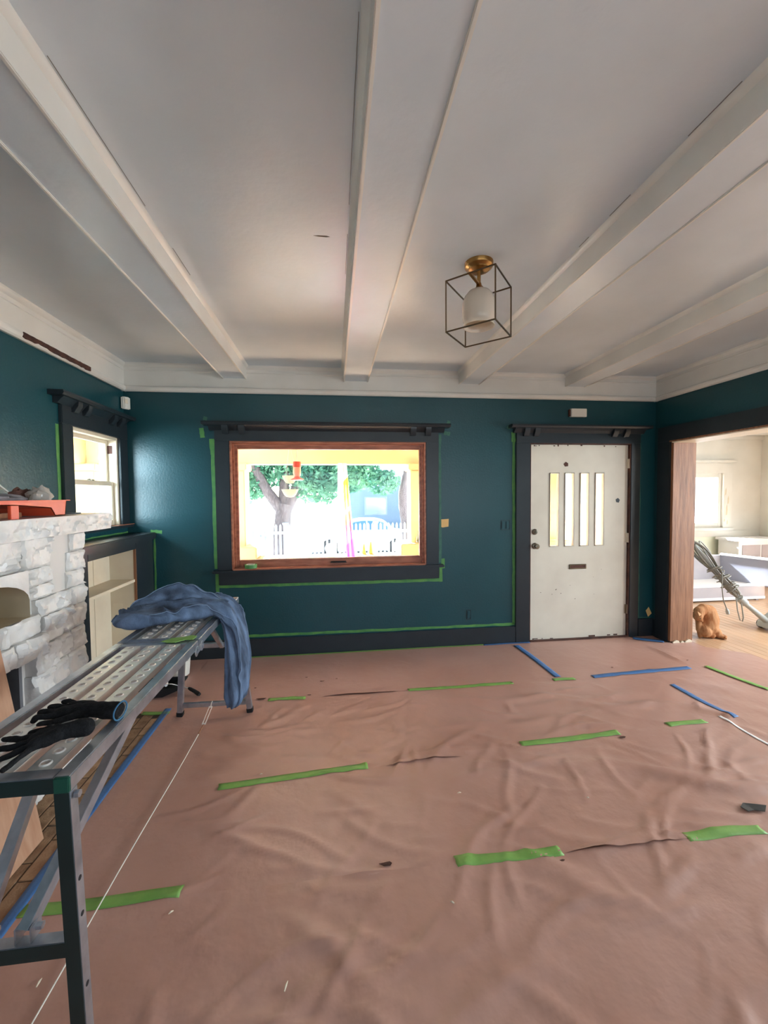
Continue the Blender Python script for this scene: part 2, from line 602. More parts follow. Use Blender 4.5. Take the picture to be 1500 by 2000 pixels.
# baseboards
b1 = MB().box(XL, 1.853, YB - 0.022, YB, 0, 0.175).build('baseboard_back', CHAR, bevel=0.004)
tag(b1, 'dark charcoal baseboard under the picture window', None, None, 'structure')
b2 = MB().box(3.235, XR, YB - 0.022, YB, 0, 0.19).build('baseboard_corner', CHAR, bevel=0.004)
tag(b2, 'short dark baseboard between door and corner', None, None, 'structure')
b3 = MB().box(XR - 0.018, XR, 4.036, YB - 0.022, 0, 0.19).build('baseboard_right', CHAR, bevel=0.004)
tag(b3, 'short dark baseboard beside the stripped post', None, None, 'structure')

# opening to the dining room: stripped jamb, casings
t4 = MB().box(XR - 0.004, XR2 + 0.004, 3.845, 3.875, 0.012, 2.066).build('trim_4', BAREWOOD, bevel=0.003)
tag(t4, 'stripped bare wood post of the dining room opening', None, None, 'structure')
for (a, b_, c, d) in ((3.44, 3.52, 0.0, 0.028), (3.53, 3.57, 0.0, 0.02), (3.58, 3.66, 0.0, 0.032)):
    q = MB()
    q.prism([(a, c), (b_, c), (b_ - 0.01, d * 0.7), ((a + b_) / 2, d), (a + 0.008, d * 0.5)], lambda u, v, dd: (u, dd, v), 3.832, 3.846)
    q.build('splinter', CREAM, t4)
t5 = MB().box(XR - 0.022, XR, 3.875, 4.035, 0, 2.068).build('trim_5', CHAR, bevel=0.003)
tag(t5, 'dark charcoal casing beside the stripped post', None, None, 'structure')
t6 = MB().box(XR - 0.022, XR, 0.2, 4.035, 2.068, 2.225).build('trim_6', CHAR, bevel=0.003)
tag(t6, 'dark charcoal head casing above the dining room opening', None, None, 'structure')
MB().box(XR - 0.026, XR2 + 0.005, 0.2, 3.845, 2.052, 2.068).build('head_jamb', CREAM, t6, bevel=0.003)
MB().box(XR - 0.03, XR - 0.02, 0.2, 3.87, 2.062, 2.076).build('edge_bead', BAREWOOD, t6)


def head_cap(parent, fn, u0, u1, z0, mat_, dents):
    """projecting cap over a casing: bed moulding, shelf, small paired blocks"""
    q = MB()
    q.prism([(0, z0), (0, z0 + 0.045), (0.075, z0 + 0.045), (0.060, z0 + 0.034), (0.040, z0 + 0.012), (0.030, z0)], lambda u, v, d: fn(d, u, v), u0 + 0.05, u1 - 0.05)
    q.build('bed_moulding', mat_, parent, smooth=True, angle=30)
    q = MB()
    q.prism([(0, z0 + 0.045), (0, z0 + 0.078), (0.10, z0 + 0.078), (0.105, z0 + 0.062), (0.095, z0 + 0.045)], lambda u, v, d: fn(d, u, v), u0, u1)
    q.build('head_cap', mat_, parent, smooth=True, angle=30)
    for d0 in dents:
        q = MB()
        q.prism([(0.0, z0 - 0.035), (0.0, z0 + 0.046), (0.078, z0 + 0.046), (0.074, z0 + 0.01), (0.045, z0 - 0.035)], lambda u, v, d: fn(d, u, v), d0 - 0.028, d0 + 0.028)
        q.build('bracket', mat_, parent, bevel=0.002)


# ---- window_1: the picture window
w1 = thing('window_1', 'wide picture window with stained wood sash and charcoal casing', None, (0, YB, 0.85), None, 'structure')
fb = lambda u, dep, z: (u, YB - dep, z)
MB().box(-1.105, -0.973, YB - 0.024, YB, 0.847, 2.07).build('side_casing', CHAR, w1, bevel=0.004)
MB().box(0.913, 1.04, YB - 0.024, YB, 0.847, 2.07).build('side_casing', CHAR, w1, bevel=0.004)
MB().box(-1.105, 1.04, YB - 0.026, YB, 2.07, 2.19).build('head_casing', CHAR, w1, bevel=0.004)
head_cap(w1, fb, -1.20, 1.145, 2.165, CHAR, (-1.0, -0.85, 0.78, 0.93))
MB().box(-1.145, 1.088, YB - 0.065, YB + 0.02, 0.822, 0.847).build('stool', CHAR, w1, bevel=0.006)
MB().box(-1.095, 1.04, YB - 0.026, YB, 0.705, 0.822).build('apron', CHAR, w1, bevel=0.004)
# jamb liner and sash
fr = MB()
for (x0, x1, z0, z1) in ((-0.973, -0.955, 0.847, 2.07), (0.895, 0.913, 0.847, 2.07), (-0.955, 0.895, 2.052, 2.07)):
    fr.box(x0, x1, YB - 0.02, YB + 0.165, z0, z1)
fr.build('jamb_liner', REDWOOD, w1, bevel=0.003)
MB().box(-0.955, 0.895, YB - 0.055, YB + 0.165, 0.847, 0.862).build('sill', REDWOOD, w1, bevel=0.003)
fr = MB()
for (x0, x1, z0, z1) in ((-0.955, -0.938, 0.862, 2.052), (0.878, 0.895, 0.862, 2.052), (-0.938, 0.878, 2.036, 2.052)):
    fr.box(x0, x1, YB + 0.012, YB + 0.035, z0, z1)
fr.build('stop_bead', REDWOOD, w1, bevel=0.004)
for (nm, x0, x1, z0, z1) in (('sash_stile', -0.955, -0.912, 0.862, 2.052), ('sash_stile', 0.856, 0.895, 0.862, 2.052),
                             ('sash_rail', -0.912, 0.856, 2.0, 2.052), ('sash_rail', -0.912, 0.856, 0.862, 0.932)):
    MB().box(x0, x1, YB + 0.036, YB + 0.078, z0, z1).build(nm, REDWOOD, w1, bevel=0.004)
MB().box(-0.914, 0.858, YB + 0.052, YB + 0.057, 0.930, 2.002).build('glass_pane', GLASS, w1)
q = MB()
q.box(-0.045, 0.115, YB + 0.020, YB + 0.037, 0.884, 0.890)
q.tube([(-0.035, YB + 0.036, 0.895), (-0.03, YB + 0.012, 0.897), (0.035, YB + 0.006, 0.898), (0.10, YB + 0.012, 0.897), (0.105, YB + 0.036, 0.895)], 0.006, 8)
q.build('sash_lift', RUBBER, w1, smooth=True, label='dark sash lift handle')

# ---- window_2: double-hung window in the left wall
w2 = thing('window_2', 'small cream double-hung window with charcoal casing above the bookcase', None, (XL, 3.62, 1.3), None, 'structure')
fl_ = lambda u, dep, z: (XL + dep, u, z)
MB().box(XL, XL + 0.024, 3.165, 3.29, 1.30, 2.07).build('side_casing', CHAR, w2, bevel=0.004)
MB().box(XL, XL + 0.024, 3.95, YB, 1.30, 2.07).build('side_casing', CHAR, w2, bevel=0.004)
MB().box(XL, XL + 0.026, 3.165, YB, 2.07, 2.23).build('head_casing', CHAR, w2, bevel=0.004)
head_cap(w2, fl_, 3.06, YB, 2.20, CHAR, (3.30, 3.43, 3.80, 3.93))
MB().box(XL - 0.1, XL + 0.06, 3.13, YB, 1.278, 1.302).build('stool', CHAR, w2, bevel=0.005)
MB().box(XL, XL + 0.065, 3.80, YB - 0.005, 1.302, 1.308).build('bare_stool_edge', REDWOOD, w2, label='bare brown wood edge of the stool')
fr = MB()
for (y0, y1, z0, z1) in ((3.29, 3.305, 1.302, 2.07), (3.925, 3.95, 1.302, 2.07), (3.305, 3.925, 2.045, 2.07)):
    fr.box(XL - 0.145, XL + 0.004, y0, y1, z0, z1)
fr.build('jamb_liner', CREAM, w2, bevel=0.003)


def sash(xc, y0, y1, z0, z1, top, bot, side, parent, nm):
    r = MB().box(xc - 0.016, xc + 0.016, y0, y0 + side, z0, z1).build(nm, CREAM, parent, bevel=0.003)
    MB().box(xc - 0.016, xc + 0.016, y1 - side, y1, z0, z1).build('sash_stile', CREAM, r, bevel=0.003)
    MB().box(xc - 0.016, xc + 0.016, y0 + side, y1 - side, z1 - top, z1).build('sash_rail', CREAM, r, bevel=0.003)
    MB().box(xc - 0.016, xc + 0.016, y0 + side, y1 - side, z0, z0 + bot).build('sash_rail', CREAM, r, bevel=0.003)
    MB().box(xc - 0.002, xc + 0.002, y0 + side - 0.004, y1 - side + 0.004, z0 + bot - 0.004, z1 - top + 0.004).build('glass_pane', GLASS, r)
    return r


sash(XL - 0.085, 3.305, 3.925, 1.655, 2.045, 0.03, 0.035, 0.03, w2, 'upper_sash')
sash(XL - 0.045, 3.305, 3.925, 1.302, 1.685, 0.035, 0.05, 0.032, w2, 'lower_sash')
q = MB()
q.lathe([(0.014, 0), (0.014, 0.008), (0.006, 0.012)], (XL - 0.04, 3.60, 1.685), 14)
q.tube([(XL - 0.04, 3.56, 1.692), (XL - 0.045, 3.60, 1.696), (XL - 0.04, 3.65, 1.69)], 0.005, 8)
q.build('sash_lock', NICKEL, w2, smooth=True)
MB().box(XL - 0.09, XL - 0.03, 3.922, 3.928, 1.93, 2.0).build('sash_channel_block', DARKWOOD, w2)

# ---- door_1: the white front door
d1 = thing('door_1', 'scuffed white front door with four narrow vertical lights', None, (2.565, YB, 0), None, 'structure')
MB().box(1.853, 2.005, YB - 0.024, YB, 0, 2.068).build('side_casing', CHAR, d1, bevel=0.004)
MB().box(3.125, 3.232, YB - 0.024, YB, 0, 2.068).build('side_casing', CHAR, d1, bevel=0.004)
MB().box(1.853, 3.232, YB - 0.026, YB, 2.068, 2.20).build('head_casing', CHAR, d1, bevel=0.004)
head_cap(d1, fb, 1.775, 3.31, 2.17, CHAR, (1.95, 2.06, 2.92, 3.05))
fr = MB()
for (x0, x1, z0, z1) in ((2.005, 2.014, 0, 2.068), (3.116, 3.125, 0, 2.068), (2.014, 3.116, 2.060, 2.068)):
    fr.box(x0, x1, YB - 0.018, YB + 0.16, z0, z1)
fr.build('door_jamb', DARKWOOD, d1)
lights = [(2.233, 2.338), (2.401, 2.506), (2.571, 2.673), (2.741, 2.844)]
LZ0, LZ1 = 0.992, 1.764
slab = wall_with_holes(MB(), 'y', YB + 0.012, YB + 0.055, 2.016, 3.112, 0.012, 2.056, [(a, b_, LZ0, LZ1) for a, b_ in lights])
door_slab = slab.build('door_slab', DOORW, d1)
for a, b_ in lights:
    fr = MB()
    for (x0, x1, z0, z1) in ((a, a + 0.008, LZ0, LZ1), (b_ - 0.008, b_, LZ0, LZ1), (a, b_, LZ1 - 0.008, LZ1), (a, b_, LZ0, LZ0 + 0.008)):
        fr.box(x0, x1, YB + 0.006, YB + 0.05, z0, z1)
    g = MB().box(a + 0.004, b_ - 0.004, YB + 0.032, YB + 0.036, LZ0 + 0.004, LZ1 - 0.004).build('glass_pane', GLASS, d1)
    fr.build('light_bead', DOORW, d1, bevel=0.002)
RX = Matrix.Rotation(math.radians(90), 3, 'X')
q = MB().lathe([(0.032, 0), (0.033, 0.004), (0.028, 0.010), (0.014, 0.014), (0.012, 0.032), (0.020, 0.038), (0.028, 0.048), (0.028, 0.058), (0.020, 0.068), (0.0, 0.071)], (2.072, YB + 0.012, 1.004), 24, RX)
q.build('door_knob', NICKEL, d1, smooth=True)
q = MB().lathe([(0.030, 0), (0.031, 0.006), (0.024, 0.014), (0.020, 0.016), (0.018, 0.022), (0.0, 0.022)], (2.070, YB + 0.012, 1.152), 24, RX)
q.box(2.064, 2.076, YB - 0.025, YB - 0.009, 1.14, 1.164)
q.build('deadbolt', NICKEL, d1, smooth=True)
q = MB().box(2.455, 2.65, YB + 0.004, YB + 0.012, 0.748, 0.800)
q.build('mail_slot', NICKEL, d1, bevel=0.004)
MB().box(2.468, 2.637, YB + 0.001, YB + 0.005, 0.760, 0.790).build('mail_flap', DARKWOOD, d1, bevel=0.002)
for hz in (1.86, 1.07, 0.30):
    q = MB().tube([(3.114, YB - 0.004, hz - 0.05), (3.114, YB - 0.004, hz + 0.05)], 0.008, 10)
    q.box(3.094, 3.114, YB + 0.002, YB + 0.012, hz - 0.048, hz + 0.048)
    q.build('hinge', CREAM if hz > 1 else NICKEL, d1, smooth=True)
MB().box(2.005, 3.125, YB - 0.03, YB + 0.06, -0.002, 0.012).build('threshold', DARKWOOD, d1, bevel=0.003)
for (px_, pz_, rr, rot, m_) in ((2.414, 1.852, 0.028, 0.5, DARKWOOD), (3.0, 1.470, 0.025, 0.2, CHAR)):
    q = MB()
    pts = [(math.cos(rot + k * 1.2566) * rr * (0.8 + 0.35 * random.random()), math.sin(rot + k * 1.2566) * rr * (0.8 + 0.3 * random.random())) for k in range(5)]
    q.prism(pts, lambda u, v, d: (px_ + u, d, pz_ + v), YB + 0.0095, YB + 0.0122)
    q.build('paint_scar', m_, d1, label='bare scar in the white door paint')
for k in range(26):
    if k >= 16:
        cx_, cz_ = 2.12 + 0.75 * random.random(), 0.42 + 0.32 * random.random()
    elif k < 9:
        cx_, cz_ = 2.06 + 0.95 * random.random(), 2.035 + 0.01 * random.random()
    else:
        cx_, cz_ = 2.06 + 0.98 * random.random(), 0.014 + 0.004 * random.random()
    w_, h_ = 0.004 + 0.018 * random.random() * (2 if 9 <= k < 16 else 0.4), 0.006 + 0.012 * random.random()
    if k >= 16:
        w_, h_ = 0.001 + 0.004 * random.random(), 0.002 + 0.004 * random.random()
    MB().box(cx_ - w_, cx_ + w_, YB + 0.0098, YB + 0.0121, cz_, cz_ + h_).build('paint_chip_mark', DARKWOOD, d1)

# ---- window_3 in the dining room, wainscot
w3 = thing('window_3', 'overexposed dining room window with scraped white casing', None, (6.03, DY, 0.95), None, 'structure')
MB().box(6.52, 6.68, DY - 0.024, DY, 0.92, 2.02).build('side_casing', DINE, w3, bevel=0.004)
MB().box(5.40, 5.55, DY - 0.024, DY, 0.92, 2.02).build('side_casing', DINE, w3, bevel=0.004)
MB().box(5.40, 6.68, DY - 0.026, DY, 1.87, 2.04).build('head_casing', DINE, w3, bevel=0.004)
MB().box(5.34, 6.74, DY - 0.075, DY, 2.04, 2.09).build('head_cap', DINE, w3, bevel=0.012)
MB().box(5.38, 6.70, DY - 0.05, DY, 0.90, 0.95).build('stool', DINE, w3, bevel=0.005)
for (nm, x0, x1, z0, z1) in (('sash_stile', 5.55, 5.61, 0.95, 1.87), ('sash_stile', 6.46, 6.52, 0.95, 1.87), ('sash_rail', 5.61, 6.46, 1.80, 1.87), ('sash_rail', 5.61, 6.46, 0.95, 1.03)):
    MB().box(x0, x1, DY + 0.02, DY + 0.06, z0, z1).build(nm, DINE, w3, bevel=0.003)
MB().box(5.60, 6.47, DY + 0.038, DY + 0.042, 1.02, 1.81).build('glass_pane', GLASS, w3)
for (x_, z_, w_, h_) in ((6.585, 1.16, 0.016, 0.18), (6.60, 1.0, 0.012, 0.08), (6.56, 1.5, 0.012, 0.12), (6.61, 1.35, 0.014, 0.14), (6.545, 1.05, 0.012, 0.05)):
    q = MB()
    q.prism([(x_ - w_, z_), (x_ + w_ * 0.6, z_ + 0.01), (x_ + w_, z_ + h_ * 0.6), (x_ + w_ * 0.2, z_ + h_), (x_ - w_ * 0.7, z_ + h_ * 0.7)], lambda u, v, d: (u, d, v), DY - 0.0265, DY - 0.0238)
    q.build('scraped_patch', BEIGE, w3, label='scraped bare patch on the casing')
t7 = MB().box(4.0, 7.05, DY - 0.03, DY, 0.80, 0.90).build('trim_7', DINE, bevel=0.004)
tag(t7, 'cream wainscot rail under the dining room window', None, None, 'structure')
for x_ in (4.6, 5.55, 6.52, 7.0):
    MB().box(x_ - 0.05, x_ + 0.05, DY - 0.026, DY, 0.12, 0.80).build('wainscot_stile', DINE, t7, bevel=0.003)
for x0, x1 in ((4.65, 5.50), (5.60, 6.47), (6.57, 6.95)):
    MB().box(x0, x1, DY - 0.008, DY, 0.12, 0.80).build('wainscot_panel', GREENWALL, t7)
MB().box(4.0, 7.05, DY - 0.028, DY, 0, 0.12).build('wainscot_base', DINE, t7, bevel=0.003)

# ---- windows behind the camera (frames only, never in frame but they carry the light)
for i, (x0, x1) in enumerate(((-1.35, 0.75), (1.15, 3.05))):
    w = thing('window_%d' % (4 + i), ('wide rear window left of the pair' if i == 0 else 'wide rear window right of the pair'), None, ((x0 + x1) / 2, YR, 0.8), None, 'structure')
    fr = MB()
    for (a, b_, c, d) in ((x0, x0 + 0.05, 0.8, 2.2), (x1 - 0.05, x1, 0.8, 2.2), (x0, x1, 0.8, 0.85), (x0, x1, 2.15, 2.2)):
        fr.box(a, b_, YR - 0.1, YR + 0.01, c, d)
    fr.build('window_frame', CREAM, w, bevel=0.003)

# ================================================================== FLOOR PAPER
FOLDS = []
_r = random.Random(11)
for i in range(380):
    cx_, cy_ = _r.uniform(-0.9, 3.9), 0.9 + 2.4 * _r.random() ** 1.25
    ang = _r.gauss(-0.18, 0.35) if i % 4 else _r.gauss(0.8, 0.4)
    ln = _r.uniform(0.08, 0.34)
    FOLDS.append((cx_, cy_, math.cos(ang), math.sin(ang), ln, _r.uniform(0.003, 0.0085), _r.uniform(0.008, 0.028)))
# longer swags in front of the door and towards the dining room
for (cx_, cy_, a, ln, h, w) in ((1.5, 2.92, -0.10, 0.9, 0.012, 0.045), (2.0, 2.75, -0.16, 0.8, 0.011, 0.04), (1.3, 2.62, -0.06, 0.7, 0.009, 0.04),
                                (2.6, 2.55, -0.5, 0.5, 0.011, 0.045), (1.6, 2.1, -0.25, 0.8, 0.010, 0.04), (1.9, 1.95, -0.3, 0.7, 0.012, 0.04),
                                (2.2, 1.85, -0.35, 0.6, 0.012, 0.04), (1.0, 1.45, -0.4, 0.5, 0.010, 0.04), (3.0, 2.9, -0.6, 0.6, 0.010, 0.045), (3.3, 2.6, -0.7, 0.6, 0.011, 0.05)):
    FOLDS.append((cx_, cy_, math.cos(a), math.sin(a), ln, h, w))


def hfun(x, y):
    x, y = np.asarray(x, float), np.asarray(y, float)
    h = np.zeros_like(x)
    for cx_, cy_, ca, sa, ln, a, w in FOLDS:
        u = (x - cx_) * ca + (y - cy_) * sa
        v = -(x - cx_) * sa + (y - cy_) * ca + 0.03 * np.sin(u * 9 + cx_ * 7)
        h += a * np.exp(-(v / w) ** 2) * np.clip(1 - (u / ln) ** 2, 0, 1)
    h = np.minimum(h * 1.15, 0.022)
    h += 0.0022 * (1 + np.sin(x * 7.3 + 2 * np.sin(y * 4.1)) * np.sin(y * 9.1 + 1.7 * np.sin(x * 3.3)))
    calm = np.clip((x + 1.2) / 0.55, 0.12, 1) * np.clip((3.6 - y) / 0.9, 0.12, 1)
    return h * calm


def seam2(x):
    return 2.286 + 0.073 * np.asarray(x, float)


def paper(name, x0, x1, ya, yb, off, label, lift=None):
    """ya / yb: functions of x for the near and the far edge"""
    nx = int((x1 - x0) / 0.018)
    ny = 46
    X = np.linspace(x0, x1, nx)[:, None] * np.ones((1, ny))
    t = np.linspace(0, 1, ny)[None, :]
    A, B = ya(X), yb(X)
    Y = A + (B - A) * t
    Y = Y + 0.004 * np.sin(X * 11 + off * 900) * (1 - t)
    Z = hfun(X, Y) + off
    if lift:
        Z = Z + lift(X, Y, t)
    mb = MB()
    mb.grid(nx, ny, lambda i, j: (X[i, j], Y[i, j], Z[i, j]))
    o = mb.build(name, PAPER, smooth=True, angle=60)
    return tag(o, label, 'paper', 'rosin paper sheets protecting the floor')


cst = lambda c: (lambda X: np.full_like(X, c))
paper('paper_sheet', 2.66, 3.93, cst(0.7), lambda X: np.where(X < 3.42, 3.86, 3.80 - 0.9 * np.clip(X - 3.42, 0, 1) ** 1.5), 0.0005,
      'sheet of reddish rosin paper running past the stripped post into the dining room')
paper('paper_sheet', -1.20, 3.135, cst(3.165), cst(4.066), 0.0020, 'sheet of reddish rosin paper along the back wall and door',
      lambda X, Y, t: 0.013 * np.clip(1 - t / 0.1, 0, 1) * np.exp(-((X - 0.2) / 0.28) ** 4) + 0.010 * np.clip((X - 3.08) / 0.055, 0, 1) * np.exp(-((Y - 3.55) / 0.2) ** 4))
paper('paper_sheet', -1.20, 2.70, lambda X: seam2(X) - 0.02, cst(3.180), 0.0032, 'second sheet of reddish rosin paper from the back wall, under the far platform legs',
      lambda X, Y, t: 0.010 * np.clip(1 - t / 0.1, 0, 1) * np.exp(-((X - 0.5) / 0.22) ** 4))
paper('paper_sheet', -1.20, 2.72, cst(1.61), lambda X: seam2(X) + 0.015, 0.0044, 'third sheet of reddish rosin paper from the back wall, across the middle of the room',
      lambda X, Y, t: 0.012 * np.clip(1 - t / 0.1, 0, 1) * np.exp(-((X - 1.25) / 0.25) ** 4))
paper('paper_sheet', -1.20, 2.74, cst(0.70), cst(1.630), 0.0056, 'nearest sheet of reddish rosin paper at the bottom of the photo')


def floor_tape(p, q, w, m, name, label, group, off=0.0066):
    p, q = Vector((*p, 0)), Vector((*q, 0))
    d = q - p
    n = max(6, int(d.length / 0.015))
    s = Vector((-d.y, d.x, 0)).normalized()
    rr = random.Random(label)
    je = [rr.uniform(-0.004, 0.004) for _ in range(4)]
    P = np.zeros((n, 4, 2))
    for i in range(n):
        for j in range(4):
            t = i / (n - 1)
            ln = d.length * t + (je[j] if i in (0, n - 1) else 0)
            c = p + d.normalized() * ln + s * (w * (j / 3 - 0.5)) + s * 0.004 * math.sin(t * 5 + p.x * 3)
            P[i, j] = (c.x, c.y)
    Z = hfun(P[..., 0], P[..., 1]) + off
    mb = MB()
    mb.grid(n, 4, lambda i, j: (P[i, j, 0], P[i, j, 1], Z[i, j]))
    o = mb.build(name, m, smooth=True, angle=60)
    sol = o.modifiers.new('thickness', 'SOLIDIFY')
    sol.thickness = 0.0006
    return tag(o, label, 'tape', group)


GG, BG = 'green tape strips on the floor paper', 'blue tape strips on the floor paper'
for p, q, w, lb in (
        ((-0.52, 3.176), (-0.24, 3.163), 0.045, 'short green tape strip on the paper just right of the far platform leg'),
        ((0.56, 3.176), (1.43, 3.190), 0.045, 'long thin green tape strip on the paper seam nearest the back wall'),
        ((1.78, 3.197), (1.97, 3.192), 0.045, 'tiny green tape strip on the paper by the end of the slanting blue tape'),
        ((-0.63, 2.236), (0.17, 2.298), 0.050, 'long green tape strip on the paper beside the white string, middle of the room'),
        ((1.12, 2.383), (1.80, 2.412), 0.050, 'long green tape strip on the paper in the middle, in front of the door'),
        ((2.18, 2.458), (2.46, 2.466), 0.048, 'short green tape strip on the paper below the right-hand blue tape'),
        ((-1.18, 1.640), (-0.61, 1.640), 0.052, 'green tape strip on the paper passing behind the near platform leg'),
        ((0.485, 1.628), (0.95, 1.629), 0.052, 'bright green tape strip on the paper at the centre of the foreground'),
        ((1.54, 1.628), (1.92, 1.616), 0.052, 'crumpled green tape strip on the paper at the right edge of the foreground'),
        ((3.26, 3.27), (3.36, 2.64), 0.045, 'pale green tape strip on the paper in the dining room opening'),
        ((-1.38, 3.09), (-1.19, 3.075), 0.045, 'green tape strip across the dusty hearth under the platform')):
    floor_tape(p, q, w, GREENT, 'masking_tape', lb, GG)
for p, q, w, lb in (
        ((-1.222, 3.14), (-1.198, 1.25), 0.046, 'long blue tape edging the paper along the brick hearth'),
        ((1.825, 3.99), (1.855, 3.245), 0.055, 'slanting blue tape strip on the paper in front of the knob side of the door'),
        ((2.14, 3.203), (3.09, 3.262), 0.055, 'long blue tape strip on the paper in front of the white door'),
        ((2.672, 2.985), (2.692, 2.46), 0.045, 'slanting blue tape strip on the paper right of the centre'),
        ((1.50, 4.052), (2.0, 4.050), 0.030, 'blue tape along the foot of the baseboard left of the door'),
        ((3.14, 4.02), (3.38, 3.88), 0.08, 'patch of blue tape in the corner beside the stripped post')):
    floor_tape(p, q, w, BLUET, 'masking_tape', lb, BG)
floor_tape((2.60, 2.50), (2.615, 2.05), 0.02, BENCHW, 'masking_tape', 'thin white tape strip on the paper at the right', None)
floor_tape((-0.88, 4.052), (1.50, 4.052), 0.026, GREENT, 'masking_tape', 'long green tape along the foot of the baseboard under the window', GG)

# chips and scraps lying on the paper
SCR = [(-0.57, 3.185, 0.035), (-0.21, 3.20, 0.02), (-0.12, 3.43, 0.018), (0.0, 3.46, 0.014), (-0.25, 3.52, 0.012), (1.78, 2.36, 0.026), (1.42, 3.19, 0.012),
       (-0.65, 3.38, 0.014), (0.2, 1.66, 0.03), (0.93, 1.58, 0.012), (2.42, 3.35, 0.012), (3.2, 3.40, 0.014)]
SCL = ['largest dark scrap, right of the far platform leg', 'dark scrap at the left end of the long tear in the paper', 'dark speck a little above the long tear in the paper',
       'dark speck on the paper below the picture window', 'dark speck nearest the baseboard below the picture window', 'dark scrap at the right end of the middle green tape',
       'dark speck at the right end of the long thin green tape', 'dark speck just above the largest scrap by the platform leg', 'long dark scrap in the foreground left of the bright green tape',
       'dark speck at the right end of the foreground green tape', 'dark speck beyond the long blue tape by the door', 'dark speck on the paper in the dining room opening']
for i, (x_, y_, s_) in enumerate(SCR):
    q = MB()
    rr = random.Random(i)
    pts = [(math.cos(a) * s_ * rr.uniform(0.5, 1.2), math.sin(a) * s_ * 0.4 * rr.uniform(0.6, 1.2)) for a in (0, 0.9, 1.9, 3.0, 4.1, 5.2)]
    z_ = float(hfun(x_, y_)) + 0.0075
    q.prism(pts, lambda u, v, d: (x_ + u, y_ + v, z_ + d + 0.12 * abs(u)), 0, 0.0015)
    tag(q.build('dark_scrap', DARKWOOD), SCL[i], 'debris', 'dark scraps on the floor paper')
for i, (x_, y_, s_) in enumerate([(0.62, 2.02, 0.010), (-0.17, 1.27, 0.014), (0.42, 1.46, 0.008), (-0.62, 1.56, 0.009), (1.62, 1.32, 0.008), (-0.42, 2.3, 0.007), (-0.95, 1.38, 0.012), (1.25, 1.9, 0.006)]):
    q = MB()
    z_ = float(hfun(x_, y_)) + 0.0075
    a = i * 1.3
    q.tube([(x_ - s_ * math.cos(a), y_ - s_ * math.sin(a), z_ + 0.002), (x_, y_, z_ + 0.005), (x_ + s_ * math.cos(a), y_ + s_ * math.sin(a), z_ + 0.003)], [0.002, 0.0035, 0.001], 6)
    tag(q.build('pale_shaving', CREAM, smooth=True), ['pale shaving in the middle of the floor paper', 'pale shaving at the bottom of the photo, right of the cord', 'pale shaving between the cord and the foreground green tape',
        'pale shaving just below the green tape by the near platform leg', 'pale shaving at the lower right of the floor paper', 'pale shaving beside the long green tape by the cord',
        'pale shaving left of the cord beside the near platform leg', 'pale shaving above the foreground green tape'][i], 'debris', 'pale shavings on the floor paper')
q = MB()
z_ = float(hfun(2.22, 1.78)) + 0.0075
q.prism([(-0.06, 0.01), (-0.02, 0.035), (0.03, 0.02), (0.07, 0.0), (0.03, -0.03), (-0.01, -0.012), (-0.05, -0.02)], lambda u, v, d: (2.0 + u, 1.73 + v, z_ + d + 0.1 * abs(u)), 0, 0.002)
tag(q.build('scrap_of_paper', CHAR), 'grey green paper scrap lying on the floor at the right edge', 'debris')

# ================================================================== TAPE ON THE WALLS
def wall_tape(poly, fn, dep, label, group, m=GREENW, name='masking_tape'):
    q = MB()
    q.prism(poly, lambda u, v, d: fn(d, u, v), dep, dep + 0.0012)
    return tag(q.build(name, m), label, 'tape', group)


def strip(u0, z0, u1, z1, w, seed=0):
    """ragged strip as a polygon in wall coordinates"""
    rr = random.Random(seed)
    p, q = Vector((u0, z0)), Vector((u1, z1))
    d = q - p
    n = max(4, int(d.length / 0.07))
    s = Vector((-d.y, d.x)).normalized()
    A = [p + d * (i / n) + s * (w / 2 + rr.uniform(-0.004, 0.003)) for i in range(n + 1)]
    B = [p + d * (i / n) - s * (w / 2 + rr.uniform(-0.004, 0.003)) for i in range(n + 1)]
    return [tuple(v) for v in A + B[::-1]]


back = lambda d, u, v: (u, YB - d, v)
WG = 'green tape around the picture window'
for i, (a, lb) in enumerate((
        ((-1.128, 2.09, -1.122, 0.86, 0.034), 'long green tape strip up the left side of the picture window casing'),
        ((-1.142, 2.09, -1.135, 1.94, 0.030), 'doubled green tape piece at the upper left of the picture window'),
        ((1.058, 2.15, 1.060, 0.86, 0.026), 'long green tape strip down the right side of the picture window casing'),
        ((-1.10, 0.690, 1.075, 0.684, 0.030), 'long green tape strip below the picture window apron'),
        ((-1.112, 0.84, -1.112, 0.61, 0.034), 'short green tape strip hanging below the left end of the window stool'),
        ((1.062, 0.84, 1.066, 0.665, 0.030), 'short green tape strip below the right end of the window stool'),
        ((1.085, 0.90, 1.092, 0.80, 0.036), 'green tape tab across the right end of the window stool'),
        ((-1.225, 2.19, -1.215, 2.10, 0.045), 'green tape scrap under the left end of the window head cap'),
        ((-1.205, 2.285, -1.17, 2.275, 0.035), 'pale green tape scrap above the left end of the window head cap'),
        ((1.10, 2.168, 1.165, 2.155, 0.040), 'green tape scrap under the right end of the window head cap'),
        ((1.135, 2.275, 1.165, 2.265, 0.035), 'pale green tape scrap above the right end of the window head cap'))):
    wall_tape(strip(*a, seed=i), back, 0.0005 + 0.0003 * (i % 3), lb, WG, GREEND if i in (2, 9, 10, 8) else GREENW)
DG = 'green tape around the front door'
